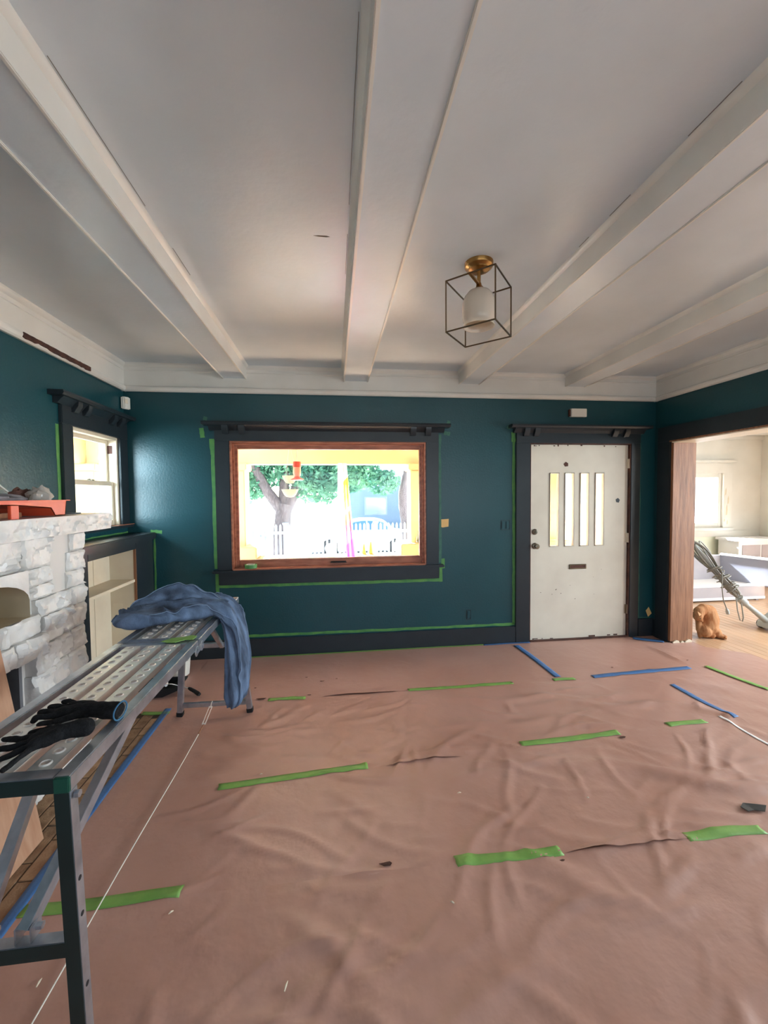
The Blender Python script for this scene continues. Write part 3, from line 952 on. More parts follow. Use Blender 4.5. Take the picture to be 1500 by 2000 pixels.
for i, (a, lb) in enumerate((
        ((1.832, 2.17, 1.842, 0.20, 0.030), 'long green tape strip up the left side of the front door casing'),
        ((1.828, 2.18, 1.832, 2.08, 0.042), 'doubled green tape piece at the upper left of the front door'),
        ((1.765, 2.24, 1.80, 2.22, 0.040), 'pale green tape scrap at the left end of the front door head cap'),
        ((-0.86, 0.200, 1.85, 0.194, 0.026), 'long green tape strip along the top of the dark baseboard'),
        ((3.243, 2.17, 3.252, 0.20, 0.014), 'thin green tape line down the right side of the front door casing'),
        ((3.25, 0.200, 3.395, 0.196, 0.014), 'thin green tape line above the short baseboard in the corner'),
        ((3.25, 2.17, 3.30, 2.215, 0.022), 'thin green tape curve at the top right of the front door casing'))):
    wall_tape(strip(*a, seed=40 + i), back, 0.0005 + 0.0003 * (i % 3), lb, DG, GREEND if i in (2, 4, 5, 6) else GREENW)
rightw = lambda d, u, v: (XR - d, u, v)
wall_tape(strip(4.045, 2.17, 4.045, 0.22, 0.012, 60), rightw, 0.0005, 'thin green tape line beside the charcoal casing of the opening', DG, GREEND)
leftw = lambda d, u, v: (XL + d, u, v)
wall_tape(strip(3.148, 2.06, 3.148, 1.31, 0.034, 61), leftw, 0.0005, 'bright green tape strip left of the small double-hung window', None)
wall_tape(strip(-1.70, 1.228, -1.60, 1.222, 0.032, 62), back, 0.0008, 'bright green tape tab at the end of the bookcase counter', 'green tape at the bookcase')
wall_tape(strip(-1.668, 1.21, -1.668, 0.45, 0.018, 63), back, 0.0005, 'green tape line down the back wall beside the bookcase', 'green tape at the bookcase')
wall_tape(strip(3.15, 1.228, YB, 1.228, 0.012, 64), leftw, 0.0005, 'thin green tape line where the bookcase counter meets the wall', 'green tape at the bookcase')

# manila squares, cover-less boxes, chime, sensor
o = wall_tape([(1.068, 1.222), (1.064, 1.298), (1.148, 1.302), (1.146, 1.224), (1.085, 1.216)], back, 0.001, 'manila yellow card square stuck on the wall right of the picture window', None, STICKY, 'card_square')
o['category'] = 'card'
o = wall_tape([(3.338, 0.272), (3.372, 0.312), (3.408, 0.240), (3.366, 0.204)], back, 0.001, 'manila yellow card diamond stuck low in the corner by the stripped post', None, STICKY, 'card_square')
o['category'] = 'card'
for (x0, x1, z0, z1, nm, lb) in ((1.70, 1.795, 1.18, 1.28, 'switch_box', 'painted-over double switch box left of the front door'), (1.335, 1.380, 0.265, 0.365, 'outlet_box', 'painted-over outlet box low on the wall near the door')):
    q = thing(nm, lb, 'electrical box', ((x0 + x1) / 2, YB, z0))
    fr = MB()
    t_ = 0.004
    for (a, b_, c, d) in ((x0, x0 + t_, z0, z1), (x1 - t_, x1, z0, z1), (x0 + t_, x1 - t_, z0, z0 + t_), (x0 + t_, x1 - t_, z1 - t_, z1)):
        fr.box(a, b_, YB - 0.004, YB, c, d)
    fr.build('box_rim', CHAR, q)
    nn = 2 if x1 - x0 > 0.06 else 1
    for k in range(nn):
        xc = x0 + (x1 - x0) * (k + 0.5) / nn
        MB().box(xc - 0.016, xc + 0.016, YB - 0.006, YB, z0 + 0.015, z1 - 0.015).build('switch' if nn == 2 else 'socket', TEAL, q, bevel=0.002)
q = thing('door_chime', 'white rectangular door chime box on the wall above the front door', 'chime', (2.51, YB, 2.335))
MB().box(2.435, 2.605, YB - 0.045, YB, 2.337, 2.422).build('cover', PLASTICW, q, bevel=0.004)
MB().box(2.423, 2.437, YB - 0.03, YB, 2.345, 2.415).build('bell_plate', DARKWOOD, q, bevel=0.002)
q = thing('motion_sensor', 'white motion sensor high in the left corner of the room', 'sensor', (-1.87, 4.05, 2.345))
mb = MB()
mb.prism([(-1.895, 4.02), (-1.835, 4.082), (-1.838, 4.05), (-1.862, 4.022)], lambda u, v, d: (u, v, d), 2.345, 2.455)
mb.build('housing', PLASTICW, q, bevel=0.006)
mb = MB()
mb.prism([(-1.858, 4.028), (-1.844, 4.044), (-1.840, 4.042), (-1.855, 4.024)], lambda u, v, d: (u, v, d), 2.395, 2.435)
mb.build('lens', CREAM, q)

# ================================================================== FIREPLACE
FX = -1.50
fp = thing('fireplace', 'white painted rough stone fireplace with a hewn mantel on the left wall', 'fireplace', (-1.7, 1.8, 0))
NY0, NY1, NZ0, NZS, NZ1 = 1.69, 2.21, 0.965, 1.05, 1.16
core = wall_with_holes(MB(), 'x', XL + 0.001, FX - 0.030, 0.9, 2.69, 0, 1.355, [(NY0 - 0.03, NY1 + 0.03, NZ0 - 0.03, NZ1 + 0.02), (1.25, 2.2, 0, 0.76)])
core.build('core', SMOOTHW, fp)


def stone(y0, y1, z0, z1, seed, proud=0.0, amp=0.026):
    n, m_ = max(6, int((y1 - y0) / 0.011)), max(6, int((z1 - z0) / 0.011))
    rr = random.Random(seed)
    ox, oy = rr.uniform(0, 50), rr.uniform(0, 50)
    tlt = rr.uniform(-0.12, 0.12)
    g = 0.0012

    def pt(i, j):
        u, v = i / (n - 1), j / (m_ - 1)
        y = y0 + g + (y1 - y0 - 2 * g) * u
        z = z0 + g + (z1 - z0 - 2 * g) * v
        e = min(u * (y1 - y0), (1 - u) * (y1 - y0), v * (z1 - z0), (1 - v) * (z1 - z0))
        roll = min(1, e / 0.016)
        d = amp * 0.35 * noise.fractal(Vector((y * 16 + ox, z * 16 + oy, seed)), 1.0, 2.1, 3) + proud
        for sc_, wt in ((11.0, 1.0), (24.0, 0.4)):
            pv = Vector((y * sc_ + ox, z * sc_ * 1.25 + oy, seed * 0.7))
            c = noise.voronoi(pv)[1][0]
            nv = noise.noise_vector(c * 3.7)
            d += wt * amp * (0.55 * nv.z + 0.95 * (nv.x * (pv.x - c.x) + nv.y * (pv.y - c.y)))
        d = max(-0.022, d) - 0.014 * (1 - roll) ** 2
        jy = 0.006 * noise.noise(Vector((y * 20 + ox, z * 20, 3.1))) * (1 if 0 < i < n - 1 else 0.6)
        if i == 0 or i == n - 1 or j == 0 or j == m_ - 1:
            pass
        return (FX + d, y + jy, z + 0.5 * jy)
    mb = MB()
    mb.grid(n, m_, pt)
    # returns running back to the core
    ring = [i * m_ for i in range(n)] + [(n - 1) * m_ + j for j in range(1, m_)] + [i * m_ + m_ - 1 for i in range(n - 2, -1, -1)] + [j for j in range(m_ - 2, 0, -1)]
    b0 = len(mb.v)
    for k in ring:
        mb.v.append((FX - 0.036, mb.v[k][1], mb.v[k][2]))
    L_ = len(ring)
    for k in range(L_):
        k2 = (k + 1) % L_
        mb.f.append((ring[k], ring[k2], b0 + k2, b0 + k))
    return mb.build('stone', STONE, fp, smooth=True, angle=28)


STN = [  # pilaster beside the bookcase
    (2.575, 2.715, 1.235, 1.352), (2.545, 2.712, 1.125, 1.235), (2.535, 2.708, 1.03, 1.125), (2.56, 2.705, 0.92, 1.03), (2.53, 2.70, 0.79, 0.92),
    (2.55, 2.70, 0.66, 0.79), (2.52, 2.695, 0.52, 0.66), (2.54, 2.695, 0.36, 0.52), (2.50, 2.69, 0.18, 0.36), (2.52, 2.69, 0.0, 0.18),
    # course under the mantel
    (2.20, 2.415, 1.19, 1.352), (1.93, 2.20, 1.20, 1.352), (1.58, 1.93, 1.19, 1.352), (1.22, 1.58, 1.19, 1.352), (0.9, 1.22, 1.18, 1.352),
    # around the niche
    (2.225, 2.415, 1.10, 1.19), (2.225, 2.41, 1.03, 1.10), (1.40, 1.68, 0.96, 1.19), (1.1, 1.40, 0.98, 1.19), (0.9, 1.1, 0.96, 1.18),
    # lower stones
    (2.28, 2.55, 0.94, 1.03), (2.02, 2.28, 0.86, 0.962), (1.70, 2.02, 0.84, 0.962), (1.35, 1.70, 0.83, 0.96), (0.9, 1.35, 0.82, 0.96),
    (2.30, 2.53, 0.80, 0.94), (2.10, 2.30, 0.75, 0.86), (1.86, 2.10, 0.755, 0.86), (1.5, 1.86, 0.755, 0.84), (1.15, 1.5, 0.755, 0.83), (0.9, 1.15, 0.70, 0.82),
    (2.22, 2.40, 0.66, 0.80), (2.40, 2.55, 0.66, 0.80), (2.21, 2.38, 0.52, 0.66), (2.38, 2.52, 0.53, 0.66), (2.20, 2.36, 0.36, 0.52), (2.36, 2.53, 0.35, 0.53),
    (2.21, 2.50, 0.18, 0.35), (2.20, 2.34, 0.0, 0.18), (2.34, 2.52, 0.0, 0.18), (0.9, 1.24, 0.36, 0.70), (0.9, 1.24, 0.0, 0.36)]
PROUD = {25: 0.03, 31: 0.035, 26: 0.04, 21: 0.02, 27: 0.03, 20: 0.015, 33: 0.02}
for i, s_ in enumerate(STN):
    stone(*s_, seed=i + 3, proud=PROUD.get(i, 0.0), amp=0.030 if i > 9 else 0.024)
MB().box(FX - 0.035, FX - 0.022, 2.40, 2.58, 1.03, 1.354).build('smooth_recess', SMOOTHW, fp, label='smooth grey plaster strip between the rough stones')
# arched niche
arch = [(NY0, NZ0), (NY0, NZS)]
for k in range(1, 12):
    a = math.pi - math.pi * k / 12
    arch.append(((NY0 + NY1) / 2 + 0.26 * math.cos(a), NZS + 0.105 * math.sin(a)))
arch += [(NY1, NZS), (NY1, NZ0)]
mb = MB()
na = len(arch)
mb.grid(2, na, lambda i, j: ((FX + 0.012 if i == 0 else FX - 0.22), arch[j][0], arch[j][1]), cv=True)
mb.build('niche', BEIGE, fp, smooth=True, angle=50, label='beige arched niche')
MB().box(FX - 0.24, FX - 0.215, NY0 - 0.02, NY1 + 0.02, NZ0 - 0.02, NZ1 + 0.01).build('niche_back', BEIGE, fp)
mb = MB()
outer = [(NY0, NZ0), (NY0, NZS)] + [(min(max(a, NY0), NY1), NZ1 + 0.035) for a, b_ in arch[2:-2]] + [(NY1, NZS), (NY1, NZ0)]
outer[2] = (NY0, NZ1 + 0.035)
outer[-3] = (NY1, NZ1 + 0.035)
mb.grid(2, na, lambda i, j: (FX + 0.012, (arch if i == 0 else outer)[j][0], (arch if i == 0 else outer)[j][1]))
mb.build('niche_arch', STONE, fp)
# grey firebox behind the leaning board
mb = MB()
for (a, b_, c, d, e, f_) in ((XL + 0.02, XL + 0.04, 1.25, 2.2, 0, 0.76), (XL + 0.04, FX - 0.03, 1.25, 1.27, 0, 0.76), (XL + 0.04, FX - 0.03, 2.18, 2.2, 0, 0.76), (XL + 0.04, FX - 0.03, 1.27, 2.18, 0.74, 0.76)):
    mb.box(a, b_, c, d, e, f_)
mb.build('firebox', SOOT, fp)
# mantel slab
mb = MB()
MY0, MY1, MZ0, MZ1, MX = 0.85, 2.80, 1.357, 1.452, -1.385
ny_, nz_ = 190, 11


def mant(i, j):
    y = MY0 + (MY1 - MY0) * i / (ny_ - 1)
    z = MZ0 + (MZ1 - MZ0) * j / (nz_ - 1)
    e = min(z - MZ0, MZ1 - z)
    inn = min(1, e / 0.02)
    f = noise.fractal(Vector((y * 14, z * 16, 9.0)), 1.0, 2.0, 4)
    d = 0.010 * f
    for sc_, wt in ((13.0, 1.0), (30.0, 0.4)):
        pv = Vector((y * sc_, z * sc_ * 1.2, 2.2))
        c = noise.voronoi(pv)[1][0]
        nv = noise.noise_vector(c * 3.1)
        d += wt * 0.026 * (0.5 * nv.z + 0.95 * (nv.x * (pv.x - c.x) + nv.y * (pv.y - c.y)))
    d = inn * d - 0.004
    if y > MY1 - 0.02:
        d -= (y - MY1 + 0.02) * 0.5
    return (MX + d, y, z)


mb.grid(ny_, nz_, mant)
b0 = len(mb.v)
for i in range(ny_):
    y = MY0 + (MY1 - MY0) * i / (ny_ - 1)
    mb.v.append((XL + 0.001, y, MZ0))
    mb.v.append((XL + 0.001, y, MZ1))
for i in range(ny_ - 1):
    mb.f.append((i * nz_, b0 + 2 * i, b0 + 2 * i + 2, (i + 1) * nz_))
    mb.f.append((i * nz_ + nz_ - 1, (i + 1) * nz_ + nz_ - 1, b0 + 2 * i + 3, b0 + 2 * i + 1))
mb.f.append(tuple([(ny_ - 1) * nz_ + j for j in range(nz_)] + [b0 + 2 * ny_ - 1, b0 + 2 * ny_ - 2]))
mb.f.append(tuple([b0, b0 + 1] + [j for j in reversed(range(nz_))]))
mb.build('mantel', STONE, fp, smooth=True, angle=26)
# brick hearth in front
hearth = MB().box(FX - 0.03, -1.198, 0.9, 3.10, -0.010, 0.0005).build('hearth', MORTAR, fp)
bk = MB().box(0, 0.068, 0, 0.198, 0, 0.010)
b0 = None
rr = random.Random(5)
for row in range(5):
    x0 = -1.212 - 0.075 * (row + 1)
    off = (0.0, 0.09, 0.02, 0.12, 0.05)[row]
    for k in range(12):
        y0 = 0.75 + off + k * 0.206
        if y0 < 0.9 or y0 + 0.198 > 3.12:
            continue
        if x0 < FX + 0.02 and y0 > 2.2:
            pass
        if b0 is None:
            b0 = MB().box(x0, x0 + 0.069, y0, y0 + 0.200, -0.006, 0.004).build('brick', BRICK, hearth, bevel=0.003, bseg=1)
            b00 = Vector(b0.location)
            bx0, by0 = x0, y0
        else:
            share(b0, b00 + Vector((x0 - bx0, y0 - by0, rr.uniform(-0.0012, 0.0012))), hearth)

# plywood board leaning on the fireplace
q = MB()
q.prism([(-1.345, 0.003), (-1.516, 1.06), (-1.498, 1.064), (-1.327, 0.006)], lambda u, v, d: (u, d, v), 1.02, 1.995)
tag(q.build('plywood_board', PLY, bevel=0.001), 'tall plywood board leaning against the stone fireplace', 'board')

# ================================================================== PAINT TRAY AND THINGS ON THE MANTEL
MT = MZ1
tray = thing('paint_tray', 'orange plastic paint tray on its legs on the stone mantel', 'paint tray', (-1.55, 2.06, MT))
tx0, tx1 = -1.68, -1.43
# deep well at the far end, sloping ramp towards the camera
prof = [(2.425, MT + 0.083), (2.410, MT + 0.004), (2.330, MT + 0.004), (2.298, MT + 0.044), (2.06, MT + 0.062), (1.72, MT + 0.068), (1.705, MT + 0.083)]
mb = MB()
n_ = len(prof)
w_ = 0.003
inner = [(2.420, MT + 0.083), (2.406, MT + 0.008), (2.332, MT + 0.008), (2.301, MT + 0.048), (2.06, MT + 0.066), (1.722, MT + 0.072), (1.711, MT + 0.083)]
mb.prism(prof + inner[::-1], lambda u, v, d: (d, u, v), tx0, tx1)
for xs in (tx0, tx1 - w_):
    mb.prism(prof, lambda u, v, d: (d, u, v), xs, xs + w_)
mb.build('tray_body', ORANGE, tray, smooth=True, angle=30)
mb = MB()
for xs, ys in ((tx1, None), (tx0 - 0.014, None)):
    mb.box(xs, xs + 0.014, 1.695, 2.435, MT + 0.080, MT + 0.085)
mb.box(tx0, tx1, 2.422, 2.437, MT + 0.080, MT + 0.085)
mb.box(tx0, tx1, 1.690, 1.706, MT + 0.080, MT + 0.085)
mb.build('rim', ORANGE, tray, bevel=0.0015)
for xs in (tx0 + 0.005, tx1 - 0.012):
    mb = MB()
    mb.box(xs, xs + 0.014, 2.030, 2.080, MT + 0.0005, MT + 0.064)
    mb.build('leg', ORANGE, tray, bevel=0.002)
GREYRAG = mat('grey_rag', (96, 92, 94), 0.9, col2=(140, 134, 136), vscale=10, bump=0.4, bscale=60)
PLASTICBAG = frosted_mat('clear_plastic_bag', (214, 206, 196), 0.45, 0.2)


def lump(name, c, sx, sy, sz, m, seed, label, cat, amp=0.35, base=None):
    rr = random.Random(seed)
    mb = MB()
    nu, nv = 22, 14

    def pt(i, j):
        a = 2 * math.pi * i / nu
        t = math.pi * j / (nv - 1)
        d = Vector((math.sin(t) * math.cos(a), math.sin(t) * math.sin(a), math.cos(t)))
        f = 1 + amp * noise.fractal(d * 1.8 + Vector((seed, 0, 0)), 1.0, 2.2, 4)
        z = max(d.z * sz * f, -sz * 0.35)
        return (c[0] + d.x * sx * f, c[1] + d.y * sy * f, c[2] + sz * 0.35 + z)
    mb.grid(nu, nv, pt, cu=True)
    o = mb.build(name, m, smooth=True, angle=35)
    return tag(o, label, cat)


lump('grey_rag', (-1.55, 2.10, MT + 0.074), 0.07, 0.20, 0.030, GREYRAG, 4, 'crumpled grey rag lying in the orange paint tray', 'rag')
lump('plastic_bag', (-1.55, 2.41, MT + 0.075), 0.05, 0.06, 0.056, PLASTICBAG, 8, 'crumpled clear plastic bag in the far end of the orange paint tray', 'bag', 0.5)
lump('brown_packet', (-1.62, 2.37, MT + 0.075), 0.03, 0.075, 0.050, DARKWOOD, 12, 'small brown packet beside the plastic bag in the orange tray', 'packet', 0.4)
q = MB().tube([(-1.60, 2.33, MT + 0.085), (-1.66, 2.29, MT + 0.165)], [0.003, 0.004], 8)
tag(q.build('thin_stick', PLASTICW, smooth=True), 'thin white stick poking up out of the orange paint tray', 'stick')
q = MB().lathe([(0.065, 0.0), (0.068, 0.004), (0.066, 0.007), (0.05, 0.0065), (0.0, 0.0065)], (-1.58, 2.68, MT), 28)
tag(q.build('can_lid', SOOT, smooth=True), 'flat grey can lid lying on the mantel in front of the small window', 'lid')
q = MB()
for k in range(2):
    q.box(-1.70 + 0.05 * k, -1.66 + 0.05 * k, 1.5, 1.93, MT + 0.001, MT + 0.014)
q = MB().bar((-1.52, 1.45, MT + 0.013), (-1.57, 2.27, MT + 0.013), 0.045, 0.024)
tag(q.build('wood_offcut', BAREWOOD, bevel=0.002), 'pale wood offcut lying under the orange paint tray', 'wood')

# ================================================================== BUILT-IN BOOKCASE
BX = -1.68
bc = thing('bookcase', 'built-in bookcase with charcoal face frame and cream inside, under the small window', 'bookcase', (-1.78, 3.4, 0))
MB().box(XL + 0.001, BX + 0.03, 2.72, YB - 0.001, 1.162, 1.222).build('counter_top', CHAR, bc, bevel=0.008)
MB().box(BX - 0.018, BX, 2.72, 3.052, 0, 1.162).build('stile', CHAR, bc, bevel=0.003)
MB().box(BX - 0.018, BX, 3.745, 3.90, 0, 1.162).build('stile', CHAR, bc, bevel=0.003)
MB().box(BX - 0.018, BX - 0.004, 3.90, YB - 0.002, 0, 1.162).build('stile', CHAR, bc, bevel=0.003)
MB().box(BX - 0.018, BX, 3.052, 3.745, 1.108, 1.162).build('rail', CHAR, bc, bevel=0.003)
MB().box(BX - 0.018, BX, 3.052, 3.745, 0, 0.10).build('rail', CHAR, bc, bevel=0.003)
MB().box(BX - 0.020, BX - 0.001, 3.738, 3.747, 0.10, 1.108).build('bare_edge', BAREWOOD, bc, label='bare wood edge inside the face frame')
MB().box(XL + 0.001, BX - 0.018, 3.03, 3.052, 0.08, 1.15).build('side_panel', CREAM, bc)
MB().box(XL + 0.001, BX - 0.018, 3.740, 3.762, 0.08, 1.15).build('side_panel', CREAM, bc)
MB().box(XL + 0.001, XL + 0.008, 3.052, 3.50, 0.08, 1.15).build('back_board', CREAM, bc, bevel=0.001)
MB().box(XL + 0.001, XL + 0.009, 3.503, 3.740, 0.08, 1.15).build('back_board', CREAM, bc, bevel=0.001)
MB().box(XL + 0.008, BX - 0.012, 3.052, 3.740, 0.828, 0.852).build('shelf', CREAM, bc, bevel=0.002)
MB().box(XL + 0.008, BX - 0.012, 3.052, 3.740, 0.08, 0.10).build('shelf', CREAM, bc, bevel=0.002)
MB().box(XL + 0.008, XL + 0.03, 3.052, 3.740, 1.12, 1.145).build('cleat', CREAM, bc)
MB().box(XL + 0.03, XL + 0.10, 3.7365, 3.7401, 0.62, 0.645).build('shelf_cleat', CREAM, bc, bevel=0.001)

# ================================================================== WORK PLATFORM
PZ, PXR, PXL, PY0, PYM, PY1 = 0.85, -0.667, -1.045, 1.10, 2.10, 2.965
pf = thing('work_platform', 'long galvanised folding work platform with three perforated slats per half', 'work platform', (-0.856, 2.03, 0))
RWD, RHT = 0.038, 0.042
for (ya, yb) in ((PY0, PYM - 0.006), (PYM + 0.006, PY1)):
    for xa in (PXL, PXR - RWD):
        MB().box(xa, xa + RWD, ya + 0.001, yb, PZ - RHT, PZ).build('side_rail', STEEL, pf, bevel=0.003)
    for (a, b_) in ((ya, ya + 0.042), (yb - 0.040, yb)):
        MB().box(PXL + RWD, PXR - RWD, a, b_, PZ - RHT, PZ - 0.0015).build('end_bar', STEEL, pf, bevel=0.003)


def slat(x0, x1, ya, yb):
    """inverted channel with a row of dimpled round holes"""
    w = x1 - x0
    n = max(3, int(round((yb - ya) / 0.055)))
    p = (yb - ya) / n
    xc = (x0 + x1) / 2
    zt = PZ - 0.003
    mb = MB()
    NS = 4
    for k in range(n):
        yc = ya + (k + 0.5) * p
        out = []
        for a, b_ in (((x0, yc - p / 2), (x1, yc - p / 2)), ((x1, yc - p / 2), (x1, yc + p / 2)), ((x1, yc + p / 2), (x0, yc + p / 2)), ((x0, yc + p / 2), (x0, yc - p / 2))):
            for t in range(NS):
                out.append((a[0] + (b_[0] - a[0]) * t / NS, a[1] + (b_[1] - a[1]) * t / NS))
        m_ = len(out)
        vs = [(x, y, zt) for x, y in out]
        for rr_, dz in ((0.0155, 0.0), (0.0125, 0.0035), (0.0105, 0.002), (0.0105, -0.008)):
            for x, y in out:
                a = math.atan2(y - yc, x - xc)
                vs.append((xc + rr_ * math.cos(a), yc + rr_ * math.sin(a), zt + dz))
        fs = []
        for r_ in range(4):
            for i in range(m_):
                j = (i + 1) % m_
                fs.append((r_ * m_ + i, r_ * m_ + j, (r_ + 1) * m_ + j, (r_ + 1) * m_ + i))
        mb.add(vs, fs)
    for xs in (x0, x1):
        s_ = 1 if xs == x0 else -1
        mb.box(xs, xs + s_ * 0.0015, ya, yb, PZ - 0.028, zt)
    return mb.build('slat', STEELB, pf, smooth=True, angle=30)


for (ya, yb) in ((PY0 + 0.042, PYM - 0.046), (PYM + 0.052, PY1 - 0.040)):
    for k in range(3):
        x0 = PXL + RWD + 0.029 + k * (0.062 + 0.029)
        slat(x0, x0 + 0.062, ya, yb)
# green plugs in the open ends of the near rails
for xa in (PXL, PXR - RWD):
    MB().box(xa + 0.001, xa + RWD - 0.001, PY0 - 0.004, PY0 + 0.006, PZ - RHT + 0.001, PZ - 0.001).build('end_plug', PLUG, pf, bevel=0.002, label='green plastic plug in the rail end')


DARKREFL = mat('dark_reflection_green', (26, 46, 44), 0.4, col2=(22, 38, 36), vscale=6)  # dark reflection in the near steel faces, put into the plates' colour
MB().box(PXL + RWD, PXR - RWD, PY0 - 0.0006, PY0 + 0.0012, PZ - RHT + 0.001, PZ - 0.0035).build('dark_reflection_plate', DARKREFL, pf, label='thin plate coloured as the dark green reflection in the steel end')


def leg(top, foot, holes):
    mb = MB().bar(top, foot, 0.036, 0.036, (0, 1, 0))
    o = mb.build('leg', STEEL, pf, bevel=0.003)
    t, f = Vector(top), Vector(foot)
    d = (f - t).normalized()
    MB().bar(f - d * 0.03, f + d * 0.006, 0.042, 0.042, (0, 1, 0)).build('rubber_foot', RUBBER, o, bevel=0.004)
    if holes:
        MB().bar(t + Vector((0, -0.0182, 0)), f + Vector((0, -0.0182, 0)) - d * 0.03, 0.035, 0.0012, (0, 1, 0)).build('dark_reflection_plate', DARKREFL, o, label='thin plate coloured as the dark green reflection in the steel end')
        hb = MB()
        for k in holes:
            c = t + (f - t) * k
            sg = 1 if c.x > -0.856 else -1
            hb.tube([c + Vector((sg * 0.0178, 0, 0)), c + Vector((sg * 0.0187, 0, 0))], 0.0065, 14)
        hb.build('pin_holes', RUBBER, o, label='dark pin holes in the leg')
    return o


leg((-0.690, 1.122, 0.806), (-0.668, 1.122, 0.008), (0.30, 0.42, 0.66, 0.86))
leg((-1.022, 1.122, 0.806), (-1.044, 1.122, 0.008), (0.42, 0.66))
leg((-0.688, 2.935, 0.806), (-0.617, 3.012, 0.012), None)
leg((-1.024, 2.935, 0.806), (-1.097, 3.020, 0.012), None)
MB().box(-1.018, -0.696, 1.106, 1.142, 0.372, 0.412).build('crossbar', STEEL, pf, bevel=0.003)
MB().box(-1.017, -0.697, 1.1052, 1.1064, 0.373, 0.411).build('dark_reflection_plate', DARKREFL, pf, label='thin plate coloured as the dark green reflection in the steel end')
MB().bar((-1.075, 3.008, 0.085), (-0.64, 3.002, 0.085), 0.028, 0.030).build('crossbar', STEEL, pf, bevel=0.003)
MB().bar((-1.03, 2.96, 0.52), (-0.69, 2.96, 0.52), 0.028, 0.030).build('crossbar', STEEL, pf, bevel=0.003)
# diagonal struts, open box section, with brackets
for (a, b_) in (((-0.800, 1.124, 0.440), (-0.715, 1.560, 0.806)), ((-0.905, 1.124, 0.440), (-0.965, 1.560, 0.806))):
    a, b_ = Vector(a), Vector(b_)
    mb = MB()
    d = (b_ - a).normalized()
    sx = d.cross(Vector((0, 0, 1))).normalized()
    up = sx.cross(d).normalized()
    hw, t_ = 0.014, 0.002
    for off, w_, h_ in ((up * hw, 2 * hw, t_), (up * -hw, 2 * hw, t_), (sx * hw, t_, 2 * hw), (sx * -hw, t_, 2 * hw)):
        mb.bar(a + off, b_ + off, w_, h_)
    mb.build('strut', STEEL, pf)
    for xo in (-0.020, 0.016):
        MB().box(a.x + xo, a.x + xo + 0.004, a.y - 0.012, a.y + 0.03, 0.412, 0.455).build('strut_bracket', STEEL, pf, bevel=0.0015)
    q = MB().tube([(a.x + 0.018, a.y + 0.012, 0.438), (a.x + 0.034, a.y + 0.012, 0.438)], 0.009, 6)
    q.build('bolt', STEEL, pf, smooth=True, label='bright bolt on the strut bracket')
for (a, b_) in (((-0.78, 2.93, 0.52), (-0.715, 2.45, 0.806)), ((-0.93, 2.93, 0.52), (-0.985, 2.45, 0.806))):
    MB().bar(a, b_, 0.026, 0.026).build('strut', STEEL, pf, bevel=0.002)
for sx_ in (PXR, PXL - 0.004):
    mb = MB()
    for yy in (2.06, 2.14):
        mb.lathe([(0.022, 0), (0.024, 0.001), (0.024, 0.003), (0.022, 0.004)], (sx_, yy, PZ - 0.045), 20, Matrix.Rotation(math.radians(90), 3, 'Y'))
    mb.box(sx_, sx_ + 0.003, 2.06, 2.14, PZ - 0.06, PZ - 0.03)
    mb.build('hinge_plate', STEEL, pf, smooth=True)
for yy in (1.122, 2.06, 2.14):
    MB().tube([(PXR - 0.001, yy, PZ - (0.060 if yy < 1.5 else 0.045)), (PXR + 0.010, yy, PZ - (0.060 if yy < 1.5 else 0.045))], 0.010, 6).build('bolt', STEEL, pf, smooth=True)
# pressed green tape on the middle bar
mb = MB()
mb.prism([(-0.83, 2.075), (-0.80, 2.125), (-0.74, 2.13), (-0.715, 2.16), (-0.685, 2.13), (-0.69, 2.085), (-0.73, 2.09), (-0.76, 2.055), (-0.80, 2.065)], lambda u, v, d: (u, v, d + 0.002 * math.sin(u * 90)), PZ + 0.003, PZ + 0.006)
tag(mb.build('crumpled_tape', GREENT), 'crumpled green tape scrap on the middle bar of the work platform', 'tape')

# ---- jeans thrown over the far half
ST = [  # x, z, y0, y1, thickness
    (-1.165, 0.890, 2.31, 2.52, 0.055), (-1.125, 0.897, 2.25, 2.56, 0.080), (-1.045, 0.902, 2.225, 2.58, 0.095), (-0.945, 0.905, 2.25, 2.62, 0.100),
    (-0.85, 0.903, 2.31, 2.68, 0.100), (-0.75, 0.900, 2.37, 2.73, 0.095), (-0.675, 0.880, 2.415, 2.745, 0.080), (-0.625, 0.825, 2.43, 2.73, 0.085),
    (-0.598, 0.72, 2.43, 2.71, 0.108), (-0.592, 0.58, 2.42, 2.69, 0.122), (-0.592, 0.45, 2.40, 2.67, 0.128), (-0.598, 0.37, 2.41, 2.64, 0.120), (-0.615, 0.325, 2.44, 2.60, 0.070)]
NU, NV = 130, 84
SA = np.array(ST)


def cat_interp(t):
    f = t * (len(ST) - 1)
    i = min(int(f), len(ST) - 2)
    u = f - i
    p0, p1, p2, p3 = SA[max(i - 1, 0)], SA[i], SA[i + 1], SA[min(i + 2, len(ST) - 1)]
    return 0.5 * ((2 * p1) + (-p0 + p2) * u + (2 * p0 - 5 * p1 + 4 * p2 - p3) * u * u + (-p0 + 3 * p1 - 3 * p2 + p3) * u ** 3)


CEN = [cat_interp(i / (NU - 1)) for i in range(NU)]


